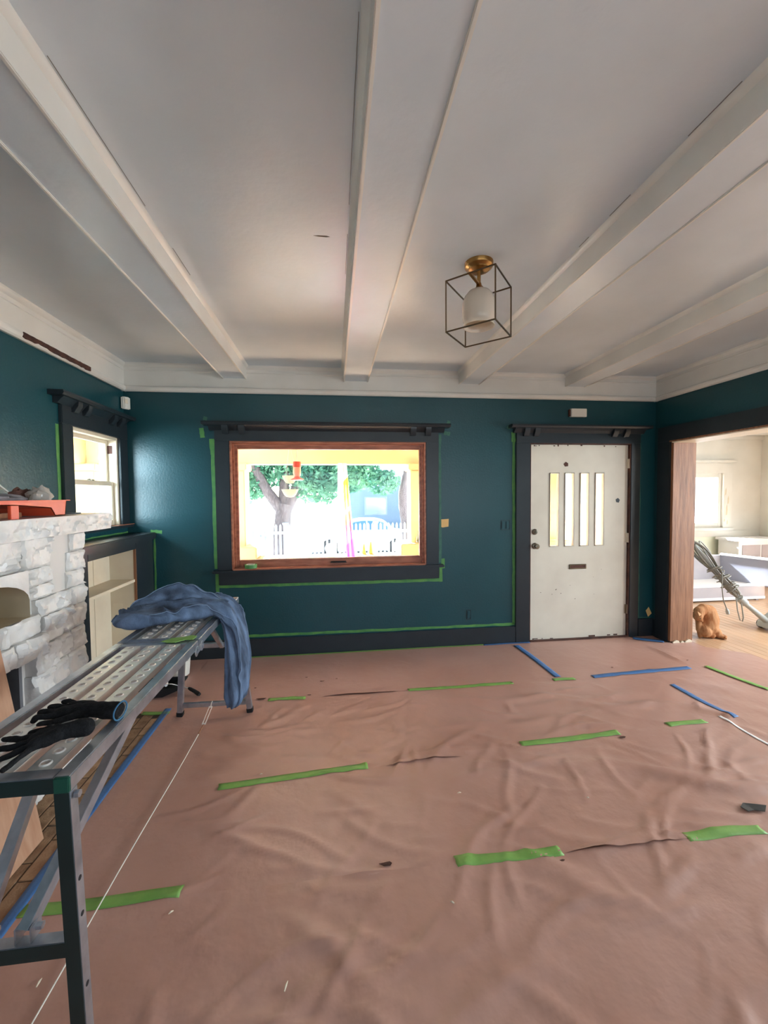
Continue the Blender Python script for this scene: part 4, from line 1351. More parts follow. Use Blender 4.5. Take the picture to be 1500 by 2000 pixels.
def jean(i, j, grow=0.0):
    c = CEN[i]
    c0, c1 = CEN[max(i - 1, 0)], CEN[min(i + 1, NU - 1)]
    t = Vector((c1[0] - c0[0], c1[1] - c0[1])).normalized()
    nx_, nz_2 = -t.y, t.x
    a = 2 * math.pi * j / NV
    ca, sa = math.cos(a), math.sin(a)
    yc, hy = (c[2] + c[3]) / 2, (c[3] - c[2]) / 2
    y = yc + hy * math.copysign(abs(ca) ** 0.75, ca)
    s = i / (NU - 1)
    ph = 5.5 * (y - 0.30 * s) + 0.9 * noise.noise(Vector((s * 5, y * 7, 4)))
    rid = 1 - abs(math.sin(ph * 3.1 + 2.2 * s))
    rid2 = 1 - abs(math.sin(ph * 6.7 + 1.0 + 5 * s))
    fold = 0.050 * (rid - 0.5) + 0.024 * (rid2 - 0.4) + 0.012 * noise.noise(Vector((s * 11, y * 18, 1)))
    fold *= (0.95 if s < 0.5 else 0.95 - 0.5 * min(1, (s - 0.5) * 5))
    n_ = c[4] / 2 * math.copysign(abs(sa) ** 0.8, sa) + grow
    n_ += fold * abs(sa) ** 0.5 * (1 if sa > 0 else -0.4)
    if s > 0.55:
        y += 0.010 * ca * math.sin(9 * a + 14 * s) 
    x, z = c[0] + nx_ * n_, c[1] + nz_2 * n_
    if PXL - 0.02 < x < PXR + 0.0 and z < PZ + 0.002:
        z = PZ + 0.002 + 0.002 * abs(ca)
    if z < PZ + 0.002 and x < PXR + 0.004 and s > 0.4:
        x = PXR + 0.004
    if z < PZ and x < PXL and s < 0.3:
        x = min(x, PXL - 0.003)
    return (x, y, z)


jn = thing('jeans', 'faded blue jeans thrown over the far half of the work platform, one leg hanging down', 'jeans', (-0.9, 2.5, PZ))
mb = MB()
mb.grid(NU, NV, lambda i, j: jean(i, j), cv=True)
b0 = len(mb.v)
c0 = Vector((CEN[0][0], (CEN[0][2] + CEN[0][3]) / 2, CEN[0][1]))
for k in range(1, 3):
    for j in range(NV):
        p = Vector(mb.v[j])
        mb.v.append(tuple(c0 + (p - c0) * (1 - 0.3 * k) + Vector((0.05 * k, 0, 0))))
for k in range(2):
    A_ = 0 if k == 0 else b0
    for j in range(NV):
        j2 = (j + 1) % NV
        mb.f.append((A_ + j, A_ + j2, b0 + k * NV + j2, b0 + k * NV + j))
mb.f.append(tuple(b0 + NV + j for j in range(NV)))
mb.f.append(tuple((NU - 1) * NV + j for j in reversed(range(NV))))
mb.build('denim', DENIM, jn, smooth=True, angle=180)
RDG = [(-1.175, 2.42, 0.905), (-1.13, 2.46, 0.945), (-1.06, 2.52, 0.990), (-0.98, 2.56, 1.030), (-0.91, 2.57, 1.038), (-0.84, 2.57, 1.012), (-0.77, 2.58, 0.970), (-0.70, 2.59, 0.935), (-0.65, 2.60, 0.905)]
RA = np.array(RDG)


def tent(i, j):
    u = i / 69 * (len(RDG) - 1)
    k = min(int(u), len(RDG) - 2)
    r = RA[k] + (RA[k + 1] - RA[k]) * (u - k)
    v = j / 40
    wr = 0.011 * noise.noise(Vector((i * 0.16, v * 3, 2))) + 0.007 * math.sin(i * 0.55 + v * 5)
    if v < 0.45:
        t = v / 0.45
        return (r[0] + 0.015 * (1 - t), r[1] - 0.10 * (1 - t) ** 1.3 + wr, max(PZ + 0.004, 0.900 + (r[2] - 0.900) * t ** 0.6 + wr * 0.5 * t))
    t = (v - 0.45) / 0.55
    return (r[0], r[1] + 0.03 * math.sin(t * 3.1) + 0.19 * t, max(PZ + 0.003, r[2] - (r[2] - PZ - 0.003) * t ** 1.6 + wr * (1 - t)))


mb = MB()
mb.grid(70, 41, tent)
o = mb.build('folded_leg', DENIM, jn, smooth=True, angle=180)
sd_ = o.modifiers.new('thickness', 'SOLIDIFY')
sd_.thickness = 0.007
MB().tube([Vector(tent(i, 18)) + Vector((0, 0, 0.004)) for i in range(4, 66)], 0.0026, 6).build('hem', SEAM, jn, smooth=True, label='pale raised seam')
for jj, rng in ((int(NV * 0.40), (30, NU - 4)), (int(NV * 0.16), (34, NU - 6))):
    MB().tube([jean(i, jj, 0.0025) for i in range(rng[0], rng[1])], 0.0022, 6).build('seam', SEAM, jn, smooth=True, label='pale raised seam')
MB().tube([jean(1, j, 0.004) for j in range(2, NV // 2)], 0.0045, 6).build('waistband', DENIM, jn, smooth=True)


# ---- gloves
def glove(pos, ang, label, curl, flip=1, lift=0.0, sc=1.0):
    g = thing('work_glove', label, 'glove', (pos[0], pos[1], PZ), 'black work gloves on the platform')
    ca, sa = math.cos(ang), math.sin(ang)
    P = []

    def c(p, q, r0, r1):
        P.append(((p[0], p[1] * flip, p[2] if len(p) > 2 else 0), (q[0], q[1] * flip, q[2] if len(q) > 2 else 0), r0, r1))
    c((-0.04, 0), (0.05, 0), 0.035, 0.029)
    c((0.05, 0.010), (0.12, 0.016), 0.030, 0.027)
    c((0.05, -0.010), (0.12, -0.020), 0.028, 0.024)
    sp = 1.0 + 1.1 * (1 - curl)
    for y0, y1, L, r in ((0.034, 0.050, 0.222, 0.0118), (0.0115, 0.016, 0.240, 0.0122), (-0.0125, -0.020, 0.230, 0.0118), (-0.036, -0.056, 0.196, 0.0108)):
        y1 *= sp
        m_ = (0.12 + L) / 2 + 0.005
        k = curl * (L - 0.12)
        c((0.115, y0), (m_, (y0 + y1) / 2, 0.012 * curl), r + 0.0015, r)
        c((m_, (y0 + y1) / 2, 0.012 * curl), (L - k * 0.40, y1 - 0.25 * k, -0.012 * curl), r, r * 0.85)
    c((0.045, 0.026), (0.095, 0.066), 0.017, 0.012)
    c((0.095, 0.066), (0.14, 0.082), 0.012, 0.010)

    def warp(v):
        x, y, z = v
        x = max(x, -0.062) if flip > 0 else x
        z *= 0.70
        z += 0.004 * noise.noise(Vector((x * 40, y * 40, ang)))
        y += 0.006 * math.sin(x * 22 + ang)
        zz = PZ + 0.023 + z + lift * (1 - max(0, min(1, (x - 0.05) / 0.15)) * 0.6)
        x, y = x * sc, y * (0.35 + 0.65 * sc)
        return (pos[0] + x * ca - y * sa, pos[1] + x * sa + y * ca, max(zz, PZ + 0.002))
    blob('glove_body', P, 0.0027, BLACKF, g, smooth=3, warp=warp)
    if flip < 0:
        return g
    rim = []
    for k in range(22):
        a = 2 * math.pi * k / 22
        rim.append(warp((-0.0615, 0.0355 * math.cos(a), 0.0355 * math.sin(a))))
    MB().tube(rim, 0.0024, 6, closed=True).build('cuff_edge', CUFF if flip > 0 else BLACKF, g, smooth=True, label='blue knitted cuff edge' if flip > 0 else None)
    return g


glove((-0.735, 1.385), math.radians(174), 'black work glove with a blue cuff edge, lying flat across the slats', 0.8, 1, 0.004, 0.95)
glove((-0.745, 1.252), math.radians(209), 'black work glove with spread fingers lying nearest the platform end', 0.0, -1, 0.016, 0.70)

# ---- white cord with turnbuckle
q = thing('tie_cord', 'long white cord running along the floor from the far platform legs', 'cord', (-0.89, 2.0, 0.0))
mb = MB()
pts = [(-0.872, 3.002, 0.104), (-0.874, 2.985, 0.10), (-0.874, 2.965, 0.085)]
mb.tube(pts, 0.004, 8)
mb.build('hook', STEELB, q, smooth=True)
a, b_ = Vector((-0.874, 2.965, 0.082)), Vector((-0.884, 2.84, 0.032))
mb = MB()
for s_ in (-0.009, 0.009):
    mb.tube([a + Vector((s_, 0, 0)), b_ + Vector((s_, 0, 0))], 0.003, 6)
mb.tube([a + Vector((-0.011, 0, 0)), a + Vector((0.011, 0, 0))], 0.006, 8)
mb.tube([b_ + Vector((-0.011, 0, 0)), b_ + Vector((0.011, 0, 0))], 0.006, 8)
mb.build('turnbuckle', STEELB, q, smooth=True)
mb = MB().tube([b_, (-0.887, 2.79, 0.022), (-0.890, 2.75, 0.018)], [0.003, 0.004, 0.005], 8)
mb.build('toggle', BAREWOOD, q, smooth=True)
pts = [(-0.890 - 0.010 * t + 0.002 * math.sin(t * 9), 2.75 - 1.75 * t, 0.0145) for t in [i / 40 for i in range(41)]]
MB().tube(pts, 0.0026, 6).build('cord', PLASTICW, q, smooth=True)

# ---- painting tools under the platform
q = thing('black_paint_tray', 'black paint tray on the floor under the far half of the platform', 'paint tray', (-1.36, 3.42, 0.008))
mb = MB()
mb.prism([(-1.50, 0.075), (-1.49, 0.012), (-1.33, 0.012), (-1.22, 0.055), (-1.21, 0.075), (-1.225, 0.075), (-1.335, 0.020), (-1.48, 0.020), (-1.49, 0.075)], lambda u, v, d: (u, d, v), 3.31, 3.53)
for yy in (3.308, 3.526):
    mb.prism([(-1.50, 0.075), (-1.49, 0.012), (-1.33, 0.012), (-1.22, 0.055), (-1.21, 0.075)], lambda u, v, d: (u, d, v), yy, yy + 0.006)
mb.build('tray_body', RUBBER, q)
q = thing('paint_roller', 'small paint roller with a white sleeve and black handle under the platform', 'paint roller', (-1.2, 3.38, 0.01))
MB().tube([(-1.44, 3.40, 0.085), (-1.32, 3.37, 0.090)], 0.022, 16).build('roller_sleeve', BENCHW, q, smooth=True)
MB().tube([(-1.32, 3.37, 0.090), (-1.29, 3.36, 0.090), (-1.28, 3.37, 0.085), (-1.24, 3.375, 0.07), (-1.15, 3.365, 0.045)], 0.0035, 8).build('wire_frame', STEELB, q, smooth=True)
MB().tube([(-1.155, 3.367, 0.047), (-1.14, 3.36, 0.042), (-1.10, 3.335, 0.033), (-1.065, 3.305, 0.026), (-1.05, 3.292, 0.024)], [0.009, 0.013, 0.014, 0.016, 0.012], 10).build('handle', RUBBER, q, smooth=True)
q = thing('white_bucket', 'white plastic bucket standing under the far end of the platform', 'bucket', (-1.36, 3.74, 0.008))
MB().lathe([(0.085, 0.008), (0.10, 0.19), (0.104, 0.19), (0.104, 0.20), (0.097, 0.20), (0.083, 0.015), (0.0, 0.014)], (-1.36, 3.74, 0), 28).build('bucket_body', PLASTICW, q, smooth=True)
MB().tube([(-1.36 + 0.104 * math.cos(t), 3.74 - 0.03 - 0.02 * math.sin(t), 0.175 - 0.07 * math.sin(t)) for t in [math.pi * i / 14 for i in range(15)]], 0.0025, 6).build('bail', STEELB, q, smooth=True)

# ---- green tape roll on the window stool
q = thing('tape_roll', 'roll of green masking tape lying on the left end of the window stool', 'tape', (-0.80, YB - 0.01, 0.862))
MB().lathe([(0.040, 0), (0.056, 0), (0.056, 0.034), (0.040, 0.034), (0.040, 0)], (-0.80, YB - 0.012, 0.8625), 32).build('tape_winding', GREENW, q, smooth=True, angle=30)
MB().lathe([(0.037, 0.0), (0.0398, 0.0), (0.0398, 0.036), (0.037, 0.036), (0.037, 0.0)], (-0.80, YB - 0.012, 0.8625), 32).build('cardboard_core', CREAM, q, smooth=True, angle=30)

# ================================================================== CEILING LAMP
LC = Vector((0.778, 2.174, 0))
lp = thing('ceiling_lamp', 'brass ceiling lamp with an opal glass shade inside a bronze wire cube', 'lamp', (LC.x, LC.y, ZC))
MB().lathe([(0.0, 2.728), (0.040, 2.728), (0.046, 2.732), (0.056, 2.734), (0.060, 2.742), (0.070, 2.746), (0.074, 2.752), (0.075, ZC)], (LC.x, LC.y, 0), 36).build('canopy', BRASS, lp, smooth=True, angle=50)
q = MB().tube([(LC.x, LC.y, 2.73), (LC.x, LC.y, 2.645)], 0.0095, 14)
q.build('stem', BRASS, lp, smooth=True)
MB().lathe([(0.0095, 2.668), (0.013, 2.664), (0.015, 2.648), (0.024, 2.636), (0.036, 2.628), (0.038, 2.622)], (LC.x, LC.y, 0), 24).build('neck', BRASS, lp, smooth=True)
CB = [(0.595, 2.162), (0.791, 1.979), (0.962, 2.187), (0.767, 2.369)]
CZ0, CZ1 = 2.400, 2.661
for zz in (CZ0, CZ1):
    for k in range(4):
        a, b_ = CB[k], CB[(k + 1) % 4]
        MB().bar((*a, zz), (*b_, zz), 0.006, 0.006).build('cage_bar', CAGE, lp)
for a in CB:
    MB().box(a[0] - 0.003, a[0] + 0.003, a[1] - 0.003, a[1] + 0.003, CZ0 - 0.003, CZ1 + 0.003).build('cage_bar', CAGE, lp)
for k in (0, 2):
    m_ = ((CB[k][0] + CB[(k + 1) % 4][0]) / 2, (CB[k][1] + CB[(k + 1) % 4][1]) / 2)
    MB().bar((*m_, CZ1), (LC.x, LC.y, CZ1), 0.013, 0.010).build('cage_arm', BRASS, lp)
pr = [(0.030, 2.633), (0.055, 2.620), (0.074, 2.598), (0.085, 2.568), (0.088, 2.54), (0.0875, 2.49), (0.082, 2.470), (0.078, 2.462), (0.080, 2.452), (0.083, 2.440),
      (0.080, 2.440), (0.076, 2.453), (0.074, 2.462), (0.078, 2.470), (0.0835, 2.49), (0.084, 2.54), (0.081, 2.567), (0.070, 2.595), (0.052, 2.615), (0.030, 2.628)]
MB().lathe(pr, (LC.x, LC.y, 0), 40).build('glass_shade', OPAL, lp, smooth=True, angle=60)
MB().lathe([(0.0, 2.50), (0.018, 2.505), (0.028, 2.525), (0.028, 2.545), (0.014, 2.58), (0.013, 2.63)], (LC.x, LC.y, 0), 20).build('bulb', OPAL, lp, smooth=True)

# ================================================================== DINING ROOM THINGS
q = thing('daybed_bench', 'long low mauve grey bench with a pale seat and raised back and end', 'bench', (5.4, 5.5, 0))
MB().box(4.2, 6.10, 5.20, 5.225, 0.06, 0.205).build('front_board', BENCHG, q, bevel=0.003)
MB().box(4.2, 6.10, 5.192, 5.225, 0.025, 0.062).build('bottom_rail', BENCHW, q, bevel=0.003)
MB().box(4.2, 6.08, 5.225, 5.75, 0.17, 0.207).build('seat', BENCHW, q, bevel=0.004)
MB().box(4.2, 6.00, 5.75, 5.78, 0.03, 0.575).build('back_board', BENCHG, q, bevel=0.003)
mb = MB()
mb.hexa([(5.94, 5.75, 0.207), (5.97, 5.76, 0.207), (6.15, 5.0, 0.207), (6.18, 5.01, 0.207), (5.94, 5.75, 0.575), (5.97, 5.76, 0.575), (6.15, 5.0, 0.575), (6.18, 5.01, 0.575)])
mb.build('end_board', mat('blue_grey_board', (150, 152, 168), 0.6), q)
mb = MB()
mb.hexa([(5.93, 5.75, 0.575), (5.98, 5.77, 0.575), (6.14, 5.0, 0.575), (6.19, 5.01, 0.575), (5.93, 5.75, 0.602), (5.98, 5.77, 0.602), (6.14, 5.0, 0.602), (6.19, 5.01, 0.602)])
mb.build('top_rail', BENCHW, q)
for x_ in (4.3, 6.0):
    for y_ in (5.24, 5.72):
        MB().box(x_ - 0.02, x_ + 0.02, y_ - 0.02, y_ + 0.02, 0.0, 0.17).build('leg', BENCHG, q)
mb = MB()
mb.prism([(5.98, 5.26), (6.09, 5.25), (6.085, 5.40), (5.96, 5.36)], lambda u, v, d: (u, v, d + 0.05 * max(0, u - 6.02)), 0.2075, 0.2095)
tag(mb.build('paper_sheets', BENCHW), 'white paper sheets lying on the right end of the grey bench', 'paper')
q = thing('white_cabinet', 'low white panelled cabinet behind the grey bench at the right edge', 'cabinet', (6.9, 6.0, 0))
MB().box(6.40, 7.15, 5.88, 6.24, 0.05, 0.76).build('cabinet_body', BENCHW, q, bevel=0.004)
MB().box(6.36, 7.19, 5.84, 6.26, 0.76, 0.80).build('cabinet_top', BENCHW, q, bevel=0.005)
MB().box(6.46, 6.79, 5.872, 5.88, 0.12, 0.70).build('door', BENCHG, q, bevel=0.003)
MB().box(6.81, 7.12, 5.872, 5.88, 0.12, 0.70).build('door', BENCHG, q, bevel=0.003)
MB().box(6.42, 7.13, 5.90, 6.22, 0.0, 0.05).build('plinth', BENCHG, q)

# ---- ginger cat, sitting with its back to us, bent round to lick its side
ct = thing('cat', 'ginger tabby cat sitting behind the stripped post, bent over to groom itself', 'cat', (3.93, 3.96, 0))
blob('cat_body', [
    ((3.965, 3.97, 0.105), (3.985, 3.97, 0.19), 0.100, 0.092), ((3.985, 3.97, 0.19), (3.965, 3.965, 0.265), 0.092, 0.080),
    ((3.965, 3.965, 0.265), (3.90, 3.955, 0.300), 0.078, 0.060), ((3.90, 3.955, 0.300), (3.835, 3.94, 0.285), 0.058, 0.050),
    ((3.835, 3.94, 0.285), (3.808, 3.925, 0.235), 0.052, 0.047), ((3.808, 3.925, 0.235), (3.818, 3.90, 0.205), 0.034, 0.022),
    ((3.91, 3.95, 0.085), (3.90, 3.93, 0.07), 0.075, 0.066), ((4.005, 3.94, 0.075), (4.015, 3.915, 0.06), 0.060, 0.052),
    ((4.02, 3.90, 0.035), (4.060, 3.860, 0.020), 0.030, 0.017), ((3.95, 3.92, 0.035), (3.96, 3.90, 0.03), 0.040, 0.028),
    ((3.85, 3.96, 0.24), (3.845, 3.955, 0.10), 0.034, 0.024), ((3.845, 3.955, 0.10), (3.84, 3.93, 0.018), 0.022, 0.018)], 0.0065, FUR, ct, smooth=4)
for sgn in (-1, 1):
    mb = MB()
    c_ = Vector((3.805 + 0.0 * sgn, 3.925 + 0.028 * sgn, 0.285))
    mb.add([c_ + Vector((-0.02, -0.012, -0.03)), c_ + Vector((0.016, -0.012, -0.022)), c_ + Vector((0.0, 0.016, -0.025)), c_ + Vector((-0.035, 0.004 * sgn, 0.016))], [(0, 1, 2), (0, 1, 3), (1, 2, 3), (2, 0, 3)])
    mb.build('ear', FURL, ct, smooth=True)
tp = [(4.01, 4.02, 0.04), (4.07, 3.98, 0.025), (4.085, 3.92, 0.022), (4.075, 3.865, 0.022), (4.04, 3.825, 0.02)]
MB().tube(tp, [0.024, 0.022, 0.020, 0.018, 0.010], 10).build('tail', FUR, ct, smooth=True)
for sgn in (-1, 1):
    q = MB().lathe([(0, -0.006), (0.005, -0.003), (0.006, 0.0), (0.005, 0.003), (0, 0.006)], (3.795, 3.925 + 0.03 * sgn - 0.014, 0.225), 10)
    q.build('eye', PLUG, ct, smooth=True)
q = MB().lathe([(0, -0.005), (0.006, 0.0), (0, 0.004)], (3.821, 3.878, 0.197), 10)
q.build('nose', FURL, ct, smooth=True)

# ---- floor machine leaning on the back of the wall, with its cord bundled round the handle
vm = thing('floor_machine', 'grey upright floor machine with its cord bundled round the leaning handle', 'floor cleaner', (4.86, 4.02, 0))
A_ = Vector((4.80, 4.05, 0.09))
J_ = Vector((4.50, 4.08, 0.335))
B_ = Vector((3.90, 4.14, 1.02))
MB().tube([A_, A_ + (J_ - A_) * 0.5, J_], [0.034, 0.028, 0.024], 12).build('lower_tube', GREYP, vm, smooth=True)
MB().tube([J_ - (J_ - A_).normalized() * 0.045, J_ + (B_ - J_).normalized() * 0.05], 0.040, 14).build('joint', GREYP, vm, smooth=True)
MB().tube([J_, B_], 0.019, 12).build('handle_tube', GREYP, vm, smooth=True)
mb = MB()
mb.prism([(4.74, 0.03), (5.10, 0.03), (5.10, 0.22), (4.98, 0.25), (4.86, 0.16), (4.76, 0.10)], lambda u, v, d: (u, d, v), 3.93, 4.14)
mb.build('body', GREYP, vm, bevel=0.012)
MB().tube([(4.93, 3.96, 0.20), (4.93, 3.99, 0.33)], [0.055, 0.05], 16).build('motor_cap', PLASTICW, vm, smooth=True)
for (x_, y_) in ((4.83, 3.918), (5.03, 3.918), (4.83, 4.152), (5.03, 4.152)):
    MB().tube([(x_, y_ - 0.014, 0.048), (x_, y_ + 0.014, 0.048)], 0.048, 20).build('wheel', RUBBER, vm, smooth=True, angle=40)
D_ = (B_ - J_).normalized()
S_ = D_.cross(Vector((0, 1, 0))).normalized()
T_ = D_.cross(S_).normalized()
rr = random.Random(3)
for k in range(10):
    a = rr.uniform(0, 6.28)
    r_ = rr.uniform(0.02, 0.055)
    c0, c1 = J_ + D_ * rr.uniform(0.05, 0.12), B_ - D_ * rr.uniform(0.0, 0.06)
    off = S_ * math.cos(a) * r_ + T_ * math.sin(a) * r_
    sp = S_ * math.cos(a + 1.2) + T_ * math.sin(a + 1.2)
    pts = []
    for i in range(36):
        t = 2 * math.pi * i / 36
        m_ = 0.5 - 0.5 * math.cos(t)
        pin = 1 - 0.55 * math.exp(-((m_ - 0.42) / 0.25) ** 2)
        wd = (0.045 + 0.02 * m_) * math.sin(t) * pin
        pts.append(c0 + (c1 - c0) * m_ + off * (pin * (0.7 + 0.6 * m_)) + sp * wd)
    MB().tube(pts, 0.0062, 6, closed=True).build('cord_loop', CORDG, vm, smooth=True)
pts = []
for i in range(150):
    t = i / 149
    a = t * 2 * math.pi * 7.3
    c_ = J_ + D_ * (0.16 + 0.36 * t)
    r_ = 0.066 + 0.010 * math.sin(a * 2.3 + t * 20)
    pts.append(c_ + S_ * r_ * math.cos(a) + T_ * r_ * math.sin(a) + D_ * 0.04 * math.sin(a + 1) + D_ * 0.02 * math.sin(a * 0.37))
MB().tube(pts, 0.0062, 6).build('cord_wrap', CORDG, vm, smooth=True, label='pale cord wound round the bundle')
e_ = pts[-1]
dn = [e_, e_ + Vector((0.0, -0.04, -0.06)), e_ + Vector((-0.02, -0.06, -0.22)), e_ + Vector((0.0, -0.06, -0.36)), e_ + Vector((0.04, -0.06, -0.45))]
MB().tube(dn, 0.0055, 6).build('cord_tail', CORDG, vm, smooth=True)
MB().tube([dn[-1], dn[-1] + Vector((0.012, 0, -0.03)), dn[-1] + Vector((0.02, 0, -0.06))], [0.010, 0.019, 0.016], 10).build('plug', GREYP, vm, smooth=True)
e_ = J_ + D_ * 0.12 + Vector((-0.02, -0.03, -0.05))
lp_ = [e_, e_ + Vector((0.01, -0.01, -0.13)), e_ + Vector((0.045, -0.01, -0.245)), e_ + Vector((0.075, -0.01, -0.26)), e_ + Vector((0.085, -0.01, -0.22)), e_ + Vector((0.075, 0, -0.1)), e_ + Vector((0.06, 0.01, 0.0))]
MB().tube(lp_, 0.006, 6).build('hanging_loop', CORDG, vm, smooth=True)

# ================================================================== OUTSIDE
pr_ = MB().box(-3.45, XR2 - 0.12, YB + 0.17, 6.2, -0.16, -0.05).build('porch_floor', BENCHW)
tag(pr_, 'pale painted porch floor outside the picture window', None, None, 'structure')
pr2 = MB().box(-3.6, XR2 - 0.12, YB + 0.17, 6.45, 2.62, 2.86).build('porch_roof', BENCHW)
tag(pr2, 'white porch ceiling', None, None, 'structure')
q = thing('porch_front', 'cream yellow porch front with a deep beam, square columns and a low wall', 'porch', (0, 6, -0.16))
MB().box(-3.45, 3.54, 5.88, 6.12, 1.99, 2.62).build('beam', PORCH, q, bevel=0.01)
MB().box(-3.45, -3.21, YB + 0.18, 5.88, 1.99, 2.62).build('beam', PORCH, q, bevel=0.01)
for (x0, x1) in ((-1.60, -1.205), (1.085, 1.48), (-3.45, -3.10), (2.96, 3.30)):
    o = MB().box(x0, x1, 5.84, 6.16, 0.83, 1.90).build('column', PORCH, q, bevel=0.01)
    MB().box(x0 - 0.03, x1 + 0.03, 5.81, 6.19, 1.90, 1.995).build('capital', PORCH, o, bevel=0.012)
    MB().box(x0 - 0.16, x1 + 0.16, 5.72, 6.28, 0.70, 0.865).build('pier_cap', PEACH, o, bevel=0.012)
    MB().box(x0 - 0.10, x1 + 0.10, 5.78, 6.22, -0.16, 0.70).build('pier', BENCHW, o)
for (x0, x1) in ((-1.08, 0.96), (1.61, 2.83), (-2.97, -1.73)):
    o = MB().box(x0, x1, 5.90, 6.10, -0.16, 0.62).build('low_wall', BENCHW, q)
    MB().box(x0 - 0.01, x1 + 0.01, 5.84, 6.16, 0.62, 0.69).build('wall_cap', PEACH, o, bevel=0.01)
BOTTLE = glass_mat('clear_bottle', (0.75, 0.85, 0.82), 0.15)
o = MB().lathe([(0.030, 0), (0.032, 0.01), (0.032, 0.09), (0.014, 0.13), (0.012, 0.17), (0.014, 0.172)], (1.18, 5.79, 0.866), 16).build('bottle', BOTTLE, smooth=True)
tag(o, 'small clear bottle standing on the right porch pier', 'bottle')

gr = MB().box(-40, 40, 6.25, 14.2, -0.75, -0.52).build('front_yard', GREYC)
tag(gr, 'pale front yard and walk beyond the porch', None, None, 'structure')
gr = MB().box(-60, 60, 14.2, 80, -1.05, -0.80).build('street', mat('pale_asphalt', (128, 132, 138), 0.9, col2=(116, 120, 126), vscale=0.6))
tag(gr, 'sunlit street beyond the fence', None, None, 'structure')

# picket fence
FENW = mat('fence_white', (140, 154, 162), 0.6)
fc = thing('picket_fence', 'white picket fence at the edge of the front yard', 'fence', (0, 12.6, -0.52))
fp0 = None
i = 0
x_ = -4.6
while x_ < 4.4:
    if fp0 is None:
        mb = MB()
        mb.prism([(-0.034, -0.48), (0.034, -0.48), (0.034, 0.66), (0.0, 0.72), (-0.034, 0.66)], lambda u, v, d: (x_ + u, d, v), 12.59, 12.61)
        fp0 = mb.build('picket', FENW, fc)
        fl0 = Vector(fp0.location)
        xx0 = x_
    else:
        share(fp0, fl0 + Vector((x_ - xx0, 0, 0)), fc)
    x_ += 0.125
for z_ in (-0.30, 0.45):
    MB().box(-4.7, 4.5, 12.615, 12.655, z_ - 0.045, z_ + 0.045).build('rail', FENW, fc)
for x_ in (-3.9, -2.45, -1.45, 0.0, 1.25, 2.4, 3.6):
    o = MB().box(x_ - 0.06, x_ + 0.06, 12.56, 12.68, -0.52, 0.70).build('post', FENW, fc)
    MB().box(x_ - 0.085, x_ + 0.085, 12.535, 12.705, 0.70, 0.76).build('post_cap', FENW, o, bevel=0.01)

# trees
BARK = mat('grey_bark', (104, 96, 98), 0.95, col2=(78, 70, 72), vscale=8, stretch=(4, 4, 0.8), bump=0.7, bscale=20)


def leaf_mat(name, col, col2):
    m = frosted_mat(name, col, 0.35, 0.6)
    nt = m.node_tree
    b = nt.nodes['Principled BSDF']
    n = nt.nodes.new('ShaderNodeTexNoise')
    n.inputs['Scale'].default_value = 1.3
    n.inputs['Detail'].default_value = 6
    tc = nt.nodes.new('ShaderNodeTexCoord')
    nt.links.new(tc.outputs['Object'], n.inputs['Vector'])
    r = nt.nodes.new('ShaderNodeValToRGB')
    r.color_ramp.elements[0].color, r.color_ramp.elements[1].color = lin(col), lin(col2)
    r.color_ramp.elements[0].position, r.color_ramp.elements[1].position = 0.4, 0.62
    nt.links.new(n.outputs['Fac'], r.inputs['Fac'])
    nt.links.new(r.outputs[0], b.inputs['Base Color'])
    for nd in nt.nodes:
        if nd.type == 'BSDF_TRANSLUCENT':
            nt.links.new(r.outputs[0], nd.inputs[0])
    return m


LEAF = leaf_mat('blue_green_leaves', (56, 112, 92), (108, 156, 122))


def foliage(name, blobs, count, size, m, parent, seed):
    g = np.random.default_rng(seed)
    wts = np.array([b[3] ** 2 for b in blobs])
    idx = g.choice(len(blobs), count, p=wts / wts.sum())
    B = np.array(blobs)[idx]
    d = g.normal(size=(count, 3))
    d /= np.linalg.norm(d, axis=1)[:, None]
    rad = B[:, 3] * g.uniform(0.55, 1.05, count) ** 0.6
    c = B[:, :3] + d * rad[:, None] * np.array([1, 1, 0.8])
    a = g.normal(size=(count, 3)) + d * 0.4
    a /= np.linalg.norm(a, axis=1)[:, None]
    b = np.cross(a, g.normal(size=(count, 3)))
    b /= np.linalg.norm(b, axis=1)[:, None]
    s = g.uniform(0.6, 1.3, count)[:, None] * size
    V = np.stack([c - a * s, c + b * s * 0.38, c + a * s, c - b * s * 0.38], 1).reshape(-1, 3)
    org = V.mean(0)
    me = bpy.data.meshes.new(name)
    me.from_pydata((V - org).tolist(), [], np.arange(count * 4).reshape(-1, 4).tolist())
    me.materials.append(m)
    o = bpy.data.objects.new(name, me)
    COL.objects.link(o)
    o.location = org
    adopt(o, parent)
    o['kind'] = 'stuff'
    return o


t1 = thing('street_tree', 'broad leafy tree with a forked grey trunk behind the fence', 'tree', (-1.6, 13.6, -0.55))
MB().tube([(-1.75, 13.6, -0.55), (-1.70, 13.6, 0.3), (-1.62, 13.6, 1.0), (-1.55, 13.6, 1.3)], [0.34, 0.27, 0.25, 0.24], 14).build('trunk', BARK, t1, smooth=True)
for pts, rs in (([(-1.60, 13.6, 1.0), (-2.1, 13.55, 1.7), (-2.45, 13.5, 2.4), (-2.8, 13.6, 3.4)], [0.2, 0.16, 0.14, 0.09]),
                ([(-1.55, 13.6, 1.1), (-1.15, 13.7, 1.9), (-0.5, 13.6, 2.6), (0.4, 13.5, 3.3)], [0.2, 0.16, 0.12, 0.07]),
                ([(-1.6, 13.6, 1.2), (-1.6, 13.9, 2.4), (-1.3, 14.1, 3.6)], [0.18, 0.14, 0.08])):
    MB().tube(pts, rs, 10).build('branch', BARK, t1, smooth=True)
g = random.Random(21)
bl = []
